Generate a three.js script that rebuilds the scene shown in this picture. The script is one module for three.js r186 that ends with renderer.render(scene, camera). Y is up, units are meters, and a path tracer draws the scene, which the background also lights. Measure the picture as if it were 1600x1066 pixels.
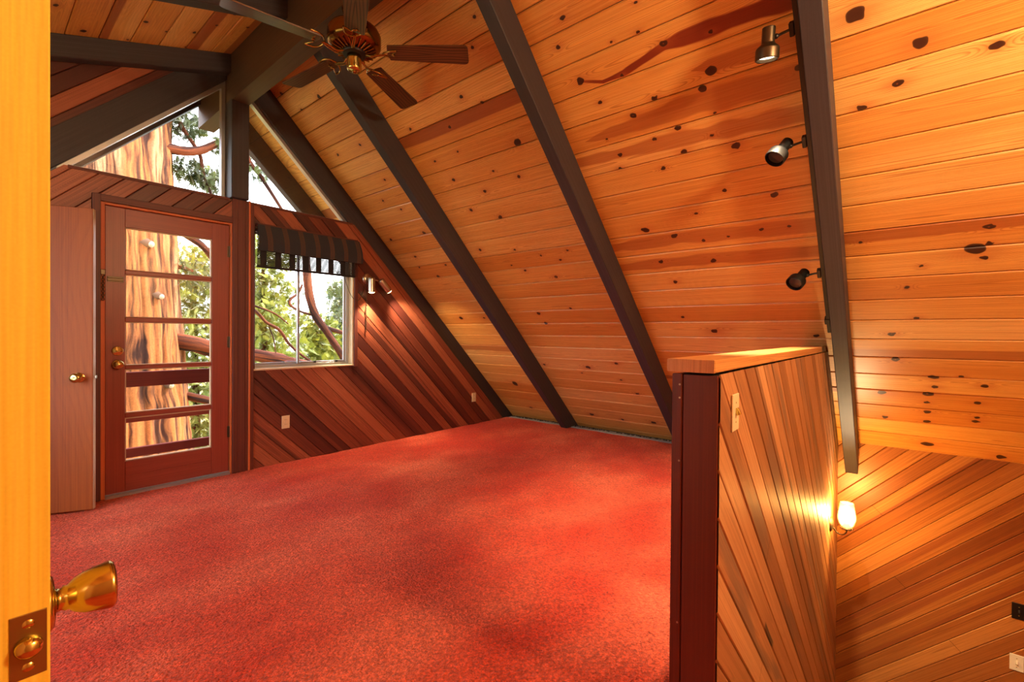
import * as THREE from 'three';
import { mergeGeometries } from 'three/addons/utils/BufferGeometryUtils.js';

const V3 = (x, y, z) => new THREE.Vector3(x, y, z);
const D2R = Math.PI / 180;
const scene = new THREE.Scene();

// ---------------------------------------------------------------- camera
const camera = new THREE.PerspectiveCamera(2 * Math.atan(533 / 720.9) / D2R, 1600 / 1066, 0.03, 400);
{
  const yaw = 49.907 * D2R, pitch = -0.469 * D2R, roll = -0.457 * D2R;
  const F = V3(Math.sin(yaw) * Math.cos(pitch), Math.sin(pitch), -Math.cos(yaw) * Math.cos(pitch));
  const R = V3(Math.cos(yaw), 0, Math.sin(yaw)), U = R.clone().cross(F);
  const r2 = R.clone().multiplyScalar(Math.cos(roll)).addScaledVector(U, -Math.sin(roll));
  const u2 = R.clone().multiplyScalar(Math.sin(roll)).addScaledVector(U, Math.cos(roll));
  camera.quaternion.setFromRotationMatrix(new THREE.Matrix4().makeBasis(r2, u2, F.clone().negate()));
  camera.position.set(-1.461, 1.169, 4.1945);
  camera.setViewOffset(1600, 1066, 0, 5.8, 1600, 1066);
  camera.updateProjectionMatrix();
}
scene.add(camera);
const renderer = new THREE.WebGLRenderer({ antialias: true });
renderer.toneMapping = THREE.LinearToneMapping;
renderer.toneMappingExposure = 1.12;
renderer.shadowMap.enabled = true;

// ---------------------------------------------------------------- noise
function rng(seed) { let s = seed >>> 0; return () => { s = (s + 0x6d2b79f5) | 0; let t = Math.imul(s ^ (s >>> 15), 1 | s); t = (t + Math.imul(t ^ (t >>> 7), 61 | t)) ^ t; return ((t ^ (t >>> 14)) >>> 0) / 4294967296; }; }
const TB = new Float32Array(65536); { const r = rng(91); for (let i = 0; i < 65536; i++) TB[i] = r(); }
function N2(x, y) {
  const xf = Math.floor(x), yf = Math.floor(y); let fx = x - xf, fy = y - yf;
  fx = fx * fx * (3 - 2 * fx); fy = fy * fy * (3 - 2 * fy);
  const x0 = xf & 255, x1 = (xf + 1) & 255, y0 = (yf & 255) << 8, y1 = ((yf + 1) & 255) << 8;
  const a = TB[y0 | x0], b = TB[y0 | x1], c = TB[y1 | x0], d = TB[y1 | x1];
  return a + (b - a) * fx + (c - a + (a - b - c + d) * fx) * fy;
}
const fbm = (x, y) => (N2(x, y) * 4 + N2(x * 2.03 + 17, y * 2.03 + 5) * 2 + N2(x * 4.1 + 3, y * 4.1 + 31)) / 7;
const hash = (i, k) => TB[(((i * 7919 + k * 104729 + 1013) % 65536) + 65536) % 65536];
const mix = (a, b, t) => a + (b - a) * t;
const clamp = (x, a = 0, b = 1) => Math.min(b, Math.max(a, x));
const sstep = (a, b, x) => { const t = clamp((x - a) / (b - a)); return t * t * (3 - 2 * t); };

// ---------------------------------------------------------------- sky, sun
{
  const W = 512, H = 256, d = new Float32Array(W * H * 4), SKY = 6.4;
  for (let j = 0; j < H; j++) for (let i = 0; i < W; i++) {
    const el = ((j + 0.5) / H - 0.5) * Math.PI, az = (i + 0.5) / W * 2 * Math.PI, k = (j * W + i) * 4;
    const up = clamp(Math.sin(el)), ce = Math.cos(el);
    const dx = ce * Math.cos(az), dz = ce * Math.sin(az), s = 2.2 / (0.35 + up);
    const cl = sstep(0.36, 0.62, fbm(dx * s + 40, dz * s + 60));
    const blue = [mix(0.78, 0.42, up), mix(0.86, 0.6, up), mix(0.98, 0.95, up)];
    for (let c = 0; c < 3; c++) d[k + c] = SKY * mix(blue[c], [1.0, 1.0, 1.02][c], 0.25 + 0.65 * cl);
    d[k + 3] = 1;
  }
  const t = new THREE.DataTexture(d, W, H, THREE.RGBAFormat, THREE.FloatType);
  t.mapping = THREE.EquirectangularReflectionMapping; t.magFilter = THREE.LinearFilter; t.needsUpdate = true;
  scene.background = t;
}
const sun = new THREE.DirectionalLight(0xfff0d8, 6);
sun.position.set(9, 11, 3); sun.target.position.set(0, 0, -2); sun.castShadow = true; sun.shadow.radius = 1.5;
sun.shadow.mapSize.set(2048, 2048);
Object.assign(sun.shadow.camera, { left: -16, right: 16, top: 16, bottom: -16, near: 0.5, far: 50 });
scene.add(sun, sun.target);

// ---------------------------------------------------------------- helpers: objects
const taken = new Map();
function numbered(n) { const k = taken.get(n) ?? 0; taken.set(n, k + 1); return k ? n + '_' + String(k).padStart(3, '0') : n; }
function tag(o, label, category, group, kind) { o.userData = { label, category }; if (group) o.userData.group = group; if (kind) o.userData.kind = kind; return o; }
function thing(name, label, category, pos = [0, 0, 0], opt = {}) {
  const g = new THREE.Group(); g.name = numbered(name); g.position.set(...pos); if (opt.turn) g.rotation.y = opt.turn;
  scene.add(g); return tag(g, label, category, opt.group, opt.kind);
}
const S = { kind: 'structure' };
function part(parent, name, geo, mat) {
  const m = new THREE.Mesh(geo, mat); m.name = name; m.castShadow = m.receiveShadow = true; parent.add(m); return m;
}
function solo(name, geo, mat, label, category, opt = {}) {
  const m = new THREE.Mesh(geo, mat); m.name = numbered(name); m.castShadow = m.receiveShadow = true; scene.add(m);
  return tag(m, label, category, opt.group, opt.kind);
}
// ---------------------------------------------------------------- helpers: geometry
const merge = (l) => mergeGeometries(l.map((g) => { const q = g.index ? g.toNonIndexed() : g; for (const k of Object.keys(q.attributes)) if (!['position', 'normal', 'uv'].includes(k)) q.deleteAttribute(k); return q; }));
function grainUV(g, along) {                       // uv in metres: u runs along the grain, v across it on each face
  if (g.index) g = g.toNonIndexed();
  g.computeVertexNormals();
  const p = g.attributes.position, n = p.count, uv = new Float32Array(n * 2), A = along.clone().normalize();
  const a = V3(), b = V3(), c = V3(), q = V3();
  for (let i = 0; i < n; i += 3) {
    a.fromBufferAttribute(p, i); b.fromBufferAttribute(p, i + 1); c.fromBufferAttribute(p, i + 2);
    const N = b.clone().sub(a).cross(c.clone().sub(a)).normalize(); let W = N.clone().cross(A);
    let AA = A; if (W.length() < 0.3) { AA = Math.abs(A.y) > 0.7 ? V3(1, 0, 0) : V3(0, 1, 0); W = N.clone().cross(AA); }
    W.normalize();
    for (let k = 0; k < 3; k++) { q.fromBufferAttribute(p, i + k); uv[(i + k) * 2] = q.dot(AA); uv[(i + k) * 2 + 1] = q.dot(W); }
  }
  g.setAttribute('uv', new THREE.BufferAttribute(uv, 2));
  return g;
}
const AX = { x: V3(1, 0, 0), y: V3(0, 1, 0), z: V3(0, 0, 1) };
// a chamfered box between two corners, grain along an axis
function box(x0, x1, y0, y1, z0, z1, along = 'y', ch = 0.002) {
  const w = x1 - x0, h = y1 - y0, d = z1 - z0; ch = Math.min(ch, w / 3, h / 3, d / 3);
  const s = new THREE.Shape(); s.moveTo(ch, ch); s.lineTo(w - ch, ch); s.lineTo(w - ch, h - ch); s.lineTo(ch, h - ch); s.closePath();
  const g = new THREE.ExtrudeGeometry(s, { depth: d - 2 * ch, bevelEnabled: true, bevelThickness: ch, bevelSize: ch, bevelSegments: 1 });
  g.translate(x0, y0, z0 + ch);
  return grainUV(g, AX[along]);
}
// a polygon in the xy plane extruded from z0 to z1, small bevel
function slab(pts, z0, z1, along, ch = 0.004) {
  const s = new THREE.Shape(pts.map((p) => new THREE.Vector2(p[0], p[1])));
  const g = new THREE.ExtrudeGeometry(s, { depth: z1 - z0 - 2 * ch, bevelEnabled: ch > 0, bevelThickness: ch, bevelSize: ch, bevelOffset: -ch, bevelSegments: 1 });
  g.translate(0, 0, z0 + ch);
  return grainUV(g, along);
}
function tube(pts, radii, rad = 10, seg = 40, noise = 0, seed = 0) {
  const cv = new THREE.CatmullRomCurve3(pts.map((p) => V3(...p))), fr = cv.computeFrenetFrames(seg, false);
  const pos = [], uv = [], idx = [], L = cv.getLength();
  for (let i = 0; i <= seg; i++) {
    const t = i / seg, c = cv.getPointAt(t), f = t * (radii.length - 1), k = Math.min(radii.length - 2, Math.floor(f)), r = radii.length > 1 ? mix(radii[k], radii[k + 1], f - k) : radii[0];
    for (let j = 0; j <= rad; j++) {
      const a = j / rad * 2 * Math.PI, rr = r * (1 + noise * (fbm(Math.cos(a) * 2 + 9 + seed, t * L * 9 + Math.sin(a) * 2) - 0.5) * 2);
      const p = c.clone().addScaledVector(fr.normals[i], Math.cos(a) * rr).addScaledVector(fr.binormals[i], Math.sin(a) * rr);
      pos.push(p.x, p.y, p.z); uv.push(j / rad * 2 * Math.PI * radii[0], t * L);
      if (i < seg && j < rad) { const q = i * (rad + 1) + j; idx.push(q, q + 1, q + rad + 1, q + 1, q + rad + 2, q + rad + 1); }
    }
  }
  const g = new THREE.BufferGeometry(); g.setAttribute('position', new THREE.Float32BufferAttribute(pos, 3)); g.setAttribute('uv', new THREE.Float32BufferAttribute(uv, 2)); g.setIndex(idx); g.computeVertexNormals();
  return g;
}
const lathe = (pts, seg = 32) => new THREE.LatheGeometry(pts.map((p) => new THREE.Vector2(p[0], p[1])), seg);
function turned(g, dir, at) { g.applyQuaternion(new THREE.Quaternion().setFromUnitVectors(V3(0, 1, 0), V3(...dir).normalize())); g.translate(...at); return g; }

// boards on a plane. frame: o, U, V, N. regions: convex polygons in (u, v). A strip of boards runs at angle ang.
function clipPoly(poly, nx, ny, d) {               // keep nx*x + ny*y >= d
  const out = [];
  for (let i = 0; i < poly.length; i++) {
    const a = poly[i], b = poly[(i + 1) % poly.length], da = nx * a[0] + ny * a[1] - d, db = nx * b[0] + ny * b[1] - d;
    if (da >= 0) out.push(a);
    if ((da >= 0) !== (db >= 0)) { const t = da / (da - db); out.push([a[0] + (b[0] - a[0]) * t, a[1] + (b[1] - a[1]) * t]); }
  }
  return out;
}
function ccw(p) { let s = 0; for (let i = 0; i < p.length; i++) { const a = p[i], b = p[(i + 1) % p.length]; s += a[0] * b[1] - b[0] * a[1]; } return s < 0 ? p.slice().reverse() : p; }
function boards(parent, name, frame, regions, o, mat) {
  const { ang, pitch, off, gap = 0.0025, ch = 0.004, depth = 0.012, uvBox, cuts } = o;
  const ca = Math.cos(ang * D2R), sa = Math.sin(ang * D2R), { U, V, N } = frame, O = frame.o;
  const flip = U.clone().cross(V).dot(N) < 0;
  regions = regions.map(ccw);
  let lo = Infinity, hi = -Infinity;
  for (const r of regions) for (const [u, v] of r) { const c = -u * sa + v * ca; lo = Math.min(lo, c); hi = Math.max(hi, c); }
  let n = 0;
  for (let i = Math.floor((lo - off) / pitch); i <= Math.floor((hi - off) / pitch); i++) {
    const c0 = off + i * pitch + gap / 2, c1 = off + (i + 1) * pitch - gap / 2, lift = (hash(i, 5) - 0.5) * 0.0024;
    const bands = [[c0, c0 + ch, -ch, 0], [c0 + ch, c1 - ch, 0, 0], [c1 - ch, c1, 0, -ch]];
    const cutAt = cuts ? cuts(i) : [];
    const spans = []; { let a = -100; for (const c of cutAt) { spans.push([a, c - 0.001]); a = c + 0.001; } spans.push([a, 100]); }
    for (const [s0, s1] of spans) {
      const pos = [], uv = [];
      const put = (u, v, h) => { const p = O.clone().addScaledVector(U, u).addScaledVector(V, v).addScaledVector(N, h + lift); pos.push(p.x, p.y, p.z); uv.push((u - uvBox[0]) / (uvBox[2] - uvBox[0]), (v - uvBox[1]) / (uvBox[3] - uvBox[1])); };
      const tri = (A, B, C) => { if (flip) [B, C] = [C, B]; put(...A); put(...B); put(...C); };
      for (const r of regions) {
        let base = cutAt.length ? clipPoly(clipPoly(r, ca, sa, s0), -ca, -sa, -s1) : r;
        if (base.length < 3) continue;
        for (const [a, b, ha, hb] of bands) {
          let p = clipPoly(base, -sa, ca, a); if (p.length < 3) continue;
          p = clipPoly(p, sa, -ca, -b); if (p.length < 3) continue;
          const q = p.map(([u, v]) => [u, v, mix(ha, hb, clamp((-u * sa + v * ca - a) / (b - a)))]);
          for (let k = 1; k < q.length - 1; k++) tri(q[0], q[k], q[k + 1]);
        }
        for (const [c, sg] of [[c0, -1], [c1, 1]]) {        // the two long sides down into the joint
          let p = clipPoly(base, -sa, ca, c - 1e-5); p = p.length > 2 ? clipPoly(p, sa, -ca, -c - 1e-5) : p; if (p.length < 3) continue;
          let a0 = Infinity, a1 = -Infinity; for (const [u, v] of p) { const a = u * ca + v * sa; a0 = Math.min(a0, a); a1 = Math.max(a1, a); }
          const P = (a, h) => [a * ca - c * sa, a * sa + c * ca, h];
          const q = [P(a0, -ch), P(a1, -ch), P(a1, -depth), P(a0, -depth)];
          if (sg > 0) { tri(q[0], q[2], q[1]); tri(q[0], q[3], q[2]); } else { tri(q[0], q[1], q[2]); tri(q[0], q[2], q[3]); }
        }
      }
      if (pos.length < 9) continue;
      const g = new THREE.BufferGeometry();
      g.setAttribute('position', new THREE.Float32BufferAttribute(pos, 3)); g.setAttribute('uv', new THREE.Float32BufferAttribute(uv, 2)); g.computeVertexNormals();
      part(parent, n ? name + '_' + String(n).padStart(3, '0') : name, g, typeof mat === 'function' ? mat(i) : mat); n++;
    }
  }
  return n;
}

// ---------------------------------------------------------------- textures
function dataTex(d, W, H, srgb = true, wrap = THREE.ClampToEdgeWrapping) {
  const t = new THREE.DataTexture(d, W, H, THREE.RGBAFormat); t.magFilter = THREE.LinearFilter; t.wrapS = t.wrapT = wrap;
  if (srgb) t.colorSpace = THREE.SRGBColorSpace; t.needsUpdate = true; return t;
}
// wood seen along a (metres) and across c (metres); pal: early, late, dark, light colours
function woodAt(out, a, c, i, cc, pal, st) {
  const h1 = hash(i, 1 + st.seed), h2 = hash(i, 2 + st.seed), h3 = hash(i, 3 + st.seed);
  // growth rings cut by the face: nested arches on some boards, straight lines on others
  const centre = 0.2 + 0.6 * h2, arch = h3 > 0.35 ? 1 : 0.25;
  const w = N2(a * 1.1 + h1 * 90, i * 3.7) - 0.5, w2 = N2(a * 3.1 + h2 * 50, c * 9 + i) - 0.5;
  const dc = (cc - centre - 0.22 * w) * st.pitch;
  let ring = Math.sqrt(dc * dc + arch * 0.00045) * st.rings + arch * (N2(a * 0.55 + h2 * 70, i * 1.9) * 7 + w2 * 1.1) + w2 * 0.5;
  const warp = out.warp ?? 0; ring += warp;
  const f = ring - Math.floor(ring), late = sstep(0.45, 0.88, f) * (1 - sstep(0.9, 1, f));
  const fib = N2(a * 14 + i * 11, c * 900) - 0.5, fib2 = N2(a * 2.2 + i * 5, c * 260) - 0.5;
  const tone = clamp(0.5 + (hash(i, 7 + st.seed) - 0.5) * st.vary + (N2(a * 0.6 + h1 * 33, i * 2.3 + c * 4) - 0.5) * 0.55 + fib2 * 0.35 + fib * 0.14);
  let heart = 0;                                    // a darker band of heartwood along one side of some boards
  if (hash(i, 9 + st.seed) < st.heart) { const e = 0.35 + 0.4 * hash(i, 10 + st.seed) + 0.16 * (N2(a * 1.3 + h3 * 40, i) - 0.5), u = hash(i, 12 + st.seed) > 0.5 ? cc : 1 - cc; heart = sstep(e - 0.025, e + 0.035, u) * (0.55 + 0.45 * hash(i, 11 + st.seed)); }
  heart = Math.max(heart, out.heart ?? 0);
  for (let k = 0; k < 3; k++) {
    let v = mix(pal.light[k], pal.base[k], sstep(0, 0.55, tone)); v = mix(v, pal.mid[k], sstep(0.5, 1, tone));
    v = mix(v, pal.dark[k], heart * 0.8);
    v = mix(v, pal.late[k], late * st.lateAmt * (0.55 + 0.45 * fib2));
    out[k] = v * (1 + fib * 0.1);
  }
}
function paintBoards(W, H, uvBox, o) {
  const d = new Uint8Array(W * H * 4), { ang, pitch, off, pal, style } = o, st = { ...style, pitch };
  const ca = Math.cos(ang * D2R), sa = Math.sin(ang * D2R), out = [0, 0, 0];
  const knots = (o.knots ?? []).filter((k) => k[0] > uvBox[0] - 0.3 && k[0] < uvBox[2] + 0.3 && k[1] > uvBox[1] - 0.2 && k[1] < uvBox[3] + 0.2);
  const CELL = 0.15, grid = new Map();
  knots.forEach((k) => { for (let x = Math.floor((k[0] - k[2] * 7) / CELL); x <= Math.floor((k[0] + k[2] * 7) / CELL); x++) for (let y = Math.floor((k[1] - k[2] * 4) / CELL); y <= Math.floor((k[1] + k[2] * 4) / CELL); y++) { const q = x * 1000 + y; if (!grid.has(q)) grid.set(q, []); grid.get(q).push(k); } });
  for (let j = 0; j < H; j++) for (let x = 0; x < W; x++) {
    const u = mix(uvBox[0], uvBox[2], (x + 0.5) / W), v = mix(uvBox[1], uvBox[3], (j + 0.5) / H);
    const a = u * ca + v * sa, c = -u * sa + v * ca, i = Math.floor((c - off) / pitch), cc = (c - off) / pitch - i;
    out.warp = 0; out.heart = o.heartAt ? o.heartAt(u, v) : 0;
    let kn = 0, ringk = 0, halo = 0, pith = 0;
    const near = knots.length ? grid.get(Math.floor(u / CELL) * 1000 + Math.floor(v / CELL)) : undefined;
    if (near) for (const k of near) {
      const dx = u - k[0], dy = v - k[1], wob = 1 + 0.7 * (N2(dx / k[2] * 1.3 + k[0] * 99, dy / k[2] * 1.3 + k[1] * 77) - 0.5);
      const e = k[3] ?? 1.25, r = Math.sqrt(dx * dx / (e * e) + dy * dy) / (k[2] * 0.6 * wob);
      out.warp += 3.2 * Math.exp(-(dx * dx / (k[2] * k[2] * 7) + dy * dy / (k[2] * k[2] * 2.2)));
      kn = Math.max(kn, 1 - sstep(0.82, 1.08, r)); halo = Math.max(halo, Math.exp(-(dx * dx / (k[2] * k[2] * 6) + dy * dy / (k[2] * k[2] * 1.6))));
      ringk = Math.max(ringk, (1 - sstep(0.08, 0.2, Math.abs(r - 1)))); if (k[2] > 0.02 && hash(Math.round(k[0] * 100), 3) > 0.86) pith = Math.max(pith, 1 - sstep(0.15, 0.35, r));
    }
    woodAt(out, a, c, i, cc, pal, st);
    if (o.overlay) o.overlay(out, u, v);
    const q = (j * W + x) * 4, jit = (TB[(x * 31 + j * 977) & 65535] - 0.5) * 6;
    for (let k = 0; k < 3; k++) {
      let val = mix(out[k], pal.halo[k], halo * 0.5); val = mix(val, pal.knot[k] * 0.7, ringk * 0.75); val = mix(val, mix(pal.knot[k], pal.late[k], pith * 0.7), kn * 0.94);
      d[q + k] = clamp(val + jit, 0, 255);
    }
    d[q + 3] = 255;
  }
  return dataTex(d, W, H);
}
const PINE = { light: [238, 190, 114], base: [224, 162, 82], mid: [204, 132, 58], late: [152, 82, 34], dark: [142, 66, 30], halo: [180, 100, 48], knot: [54, 26, 18] };
const CEDAR = { light: [164, 92, 62], base: [116, 56, 38], mid: [80, 36, 28], late: [56, 26, 22], dark: [62, 27, 22], halo: [120, 56, 34], knot: [50, 22, 16] };
const TAN = { light: [198, 148, 100], base: [166, 114, 72], mid: [136, 90, 56], late: [92, 56, 34], dark: [98, 64, 46], halo: [150, 92, 54], knot: [64, 36, 24] };
const HONEY = { light: [188, 126, 64], base: [152, 90, 40], mid: [122, 66, 30], late: [86, 44, 20], dark: [124, 62, 32], halo: [150, 80, 36], knot: [64, 30, 16] };
// a tile of plain wood, uv in metres
function plainWood(W, H, lu, lv, pal, style) {
  const t = paintBoards(W, H, [0, 0, lu, lv], { ang: 0, pitch: lv * 1.001, off: -0.0001, pal, style });
  t.wrapS = t.wrapT = THREE.MirroredRepeatWrapping; t.repeat.set(1 / lu, 1 / lv); return t;
}
const std = (o) => new THREE.MeshStandardMaterial(o), phy = (o) => new THREE.MeshPhysicalMaterial(o);

const STAIN = { light: [74, 69, 74], base: [54, 50, 56], mid: [42, 38, 43], late: [30, 27, 30], dark: [50, 38, 36], halo: [50, 38, 36], knot: [28, 20, 20] };
const BROWNSTAIN = { light: [104, 78, 58], base: [82, 58, 42], mid: [62, 42, 32], late: [44, 30, 22], dark: [58, 38, 28], halo: [50, 34, 26], knot: [28, 20, 16] };
const M = {
  beam: std({ map: plainWood(1024, 256, 1.6, 0.4, STAIN, { seed: 21, rings: 160, vary: 0.2, heart: 0, lateAmt: 0.35 }), roughness: 0.55 }),
  ridge: std({ map: plainWood(1024, 512, 1.6, 0.6, BROWNSTAIN, { seed: 22, rings: 120, vary: 0.2, heart: 0, lateAmt: 0.35 }), roughness: 0.5 }),
  door: std({ map: plainWood(1024, 256, 1.2, 0.3, { light: [158, 74, 54], base: [138, 58, 42], mid: [118, 44, 32], late: [98, 34, 26], dark: [110, 40, 28], halo: [110, 40, 28], knot: [60, 22, 16] }, { seed: 23, rings: 150, vary: 0.2, heart: 0, lateAmt: 0.22 }), roughness: 0.38 }),
  trim: std({ map: plainWood(1024, 128, 1.2, 0.15, { light: [130, 66, 46], base: [106, 48, 34], mid: [82, 34, 26], late: [60, 26, 20], dark: [70, 30, 22], halo: [70, 30, 22], knot: [40, 18, 14] }, { seed: 24, rings: 200, vary: 0.2, heart: 0, lateAmt: 0.4 }), roughness: 0.5 }),
  jamb: std({ map: plainWood(512, 64, 1.2, 0.1, { light: [226, 140, 76], base: [206, 112, 52], mid: [182, 88, 38], late: [150, 66, 30], dark: [150, 70, 30], halo: [150, 70, 30], knot: [80, 40, 20] }, { seed: 25, rings: 200, vary: 0.2, heart: 0, lateAmt: 0.3 }), roughness: 0.5 }),
  ply: std({ map: plainWood(1024, 512, 1.9, 0.6, { light: [166, 94, 28], base: [150, 78, 18], mid: [132, 64, 12], late: [112, 50, 9], dark: [150, 90, 46], halo: [150, 90, 46], knot: [80, 44, 24] }, { seed: 26, rings: 22, vary: 0.2, heart: 0, lateAmt: 0.3 }), roughness: 0.6 }),
  yellow: std({ map: plainWood(1024, 128, 1.6, 0.2, { light: [244, 220, 104], base: [238, 208, 82], mid: [226, 190, 64], late: [214, 172, 52], dark: [214, 134, 44], halo: [200, 120, 40], knot: [120, 60, 20] }, { seed: 27, rings: 180, vary: 0.2, heart: 0, lateAmt: 0.3 }), roughness: 0.3 }),
  cap: std({ map: plainWood(1024, 128, 1.4, 0.2, { light: [212, 154, 92], base: [190, 130, 70], mid: [162, 102, 52], late: [126, 66, 34], dark: [130, 72, 40], halo: [130, 70, 36], knot: [70, 36, 20] }, { seed: 28, rings: 190, vary: 0.2, heart: 0, lateAmt: 0.5 }), roughness: 0.4 }),
  post: std({ map: plainWood(1024, 128, 1.2, 0.15, { light: [112, 44, 24], base: [92, 32, 17], mid: [78, 25, 13], late: [56, 18, 10], dark: [74, 26, 20], halo: [74, 26, 20], knot: [40, 16, 12] }, { seed: 29, rings: 260, vary: 0.2, heart: 0, lateAmt: 0.45 }), roughness: 0.42 }),
  blade: std({ map: plainWood(512, 256, 0.56, 0.16, { light: [110, 76, 50], base: [88, 58, 38], mid: [68, 42, 28], late: [26, 16, 12], dark: [50, 28, 18], halo: [50, 28, 18], knot: [30, 16, 10] }, { seed: 34, rings: 60, vary: 0.2, heart: 0, lateAmt: 1.5 }), roughness: 0.3 }),
  backing: std({ color: 0x1c100a, roughness: 0.9 }),
  drywall: std({ color: 0xc9a070, roughness: 0.8 }),
  brass: std({ color: 0xd2c47c, metalness: 1, roughness: 0.16 }),
  antique: std({ color: 0xa98a4c, metalness: 1, roughness: 0.22 }),
  copper: std({ color: 0x80602e, metalness: 1, roughness: 0.25 }),
  dullBrass: std({ color: 0x9c8850, metalness: 1, roughness: 0.4 }),
  nickel: std({ color: 0xb9b0a2, metalness: 1, roughness: 0.28 }),
  alu: std({ color: 0xb8bcc0, metalness: 0.85, roughness: 0.38 }),
  bead: std({ color: 0xb49a7c, roughness: 0.5 }),
  black: std({ color: 0x0e0d0d, roughness: 0.45 }),
  gunmetal: std({ color: 0x5a4c3c, metalness: 0.9, roughness: 0.38 }),
  ivory: std({ color: 0xd8c49a, roughness: 0.42 }),
  white: std({ color: 0xe4dec9, roughness: 0.45 }),
  slot: std({ color: 0x2a2018, roughness: 0.7 }),
  glass: phy({ color: 0xffffff, transmission: 1, thickness: 0, roughness: 0, ior: 1.5 }),
  amber: phy({ color: 0xfff0cc, transmission: 0.95, thickness: 0, roughness: 0.12 }),
  greyStrip: std({ color: 0x8c8a88, roughness: 0.75 }),
  shingle: std({ color: 0x4a443e, roughness: 0.9 }),
};
const bulbMat = (c, i) => std({ color: 0xffffff, emissive: c, emissiveIntensity: i, roughness: 0.4 });

// ================================================================= STRUCTURE
const K = 0.9854, TH = Math.atan(K), CT = Math.cos(TH), ST = Math.sin(TH), RH = 3.57, PER = 1 / CT;
const roofY = (x, off = 0) => RH - K * Math.abs(x) - off * PER;
const FLOORX = RH / K;                                        // where the slope would reach the floor
// ---- carpet floor
{
  const W = 2048, H = 2048, d = new Uint8Array(W * H * 4), lu = 6.4, lv = 6.0;
  for (let j = 0; j < H; j++) for (let i = 0; i < W; i++) {
    const u = i / W * lu, v = j / H * lv, q = (j * W + i) * 4;
    const nap = fbm(u * 1.15 + v * 0.5 + 3, v * 2.1 - u * 0.35 + 8), nap2 = fbm(u * 3.4 + 40, v * 4.6 + 11), fine = N2(u * 130, v * 130), grit = TB[(i * 13 + j * 757) & 65535];
    const sweep = N2(u * 0.8 - v * 0.9 + 7, (u + v) * 2.6 + 19);
    let t = clamp(0.5 + (nap - 0.5) * 1.5 + (nap2 - 0.5) * 0.7 + (sweep - 0.5) * 0.5);
    const g = (fine - 0.5) * 0.34 + (grit - 0.5) * 0.3;
    const A = [180, 46, 21], B = [212, 98, 66];
    for (let k = 0; k < 3; k++) d[q + k] = clamp(mix(A[k], B[k], t) * (1 + g * 1.0), 0, 255);
    d[q + 3] = 255;
  }
  const map = dataTex(d, W, H, true, THREE.MirroredRepeatWrapping); map.repeat.set(1 / lu, 1 / lv);
  const BW = 512, bd = new Uint8Array(BW * BW * 4);
  for (let j = 0; j < BW; j++) for (let i = 0; i < BW; i++) {
    const u = i / BW * 64, v = j / BW * 64, q = (j * BW + i) * 4, per = (x, y) => N2(x % 64, y % 64);
    const b = 255 * clamp(0.6 * per(u, v) + 0.4 * N2(u * 2 + 7, v * 2 + 3)); bd[q] = bd[q + 1] = bd[q + 2] = b; bd[q + 3] = 255;
  }
  const bump = dataTex(bd, BW, BW, false, THREE.RepeatWrapping); bump.repeat.set(1 / 0.5, 1 / 0.5);
  M.carpet = phy({ map, bumpMap: bump, bumpScale: 0.012, roughness: 1, sheen: 0.1, sheenRoughness: 0.6, sheenColor: new THREE.Color(0.9, 0.45, 0.35) });
  // floor: one deck with the stairwell left open
  const fl = thing('floor', 'worn red orange carpet covering the loft floor', 'floor', [0, 0, 0], S);
  const piece = (x0, x1, z0, z1, relief) => {
    const nx = Math.max(2, Math.round((x1 - x0) / 0.03)), nz = Math.max(2, Math.round((z1 - z0) / 0.03)), g = new THREE.PlaneGeometry(x1 - x0, z1 - z0, nx, nz);
    g.rotateX(-Math.PI / 2); g.translate((x0 + x1) / 2, 0, (z0 + z1) / 2);
    const p = g.attributes.position, uv = g.attributes.uv;
    for (let k = 0; k < p.count; k++) { const x = p.getX(k), z = p.getZ(k); let y = relief * (fbm(x * 5 + 50, z * 5 + 20) - 0.62) * 0.016; for (const [dx, dz] of [[0.218, 2.64], [0.181, 1.886], [1.014, 1.811], [1.9, 2.3]]) y -= 0.014 * Math.exp(-((x - dx) ** 2 + (z - dz) ** 2) / 0.0012); p.setY(k, y); uv.setXY(k, x + 2.6, z + 0.1); }
    g.computeVertexNormals(); return g;
  };
  part(fl, 'carpet', piece(-2.5, 3.44, -0.02, 3.72, 1), M.carpet);
  part(fl, 'carpet', piece(-2.5, -0.06, 3.72, 5.8, 1), M.carpet);
  part(fl, 'floor_deck', merge([box(-2.6, 3.66, -0.28, -0.02, -0.12, 3.68, 'x'), box(-2.6, -0.08, -0.28, -0.02, 3.68, 5.9, 'x')]), M.trim);
}
// bare strip and gap at the foot of the slope
{
  const t = thing('trim', 'narrow bare grey strip along the foot of the sloped ceiling', 'trim', [0, 0, 0], S); t.name = 'trim_1';
  for (const [z0, z1] of [[0.02, 0.94], [1.04, 2.4], [2.5, 3.64]]) part(t, 'strip', box(3.445, 3.53, -0.018, 0.006, z0, z1, 'z', 0.004), M.greyStrip);
  const r = rng(5), gs = [];
  for (let k = 0; k < 260; k++) { const z = 0.05 + r() * 3.5; if (Math.abs(z - 0.99) < 0.07 || Math.abs(z - 2.45) < 0.07) continue; const s = 0.004 + r() * 0.008, g = new THREE.DodecahedronGeometry(s); g.translate(3.49 + r() * 0.05, 0.008, z); gs.push(g); }
  const c = part(t, 'debris', merge(gs), M.slot); c.userData.kind = 'stuff';
}
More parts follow.
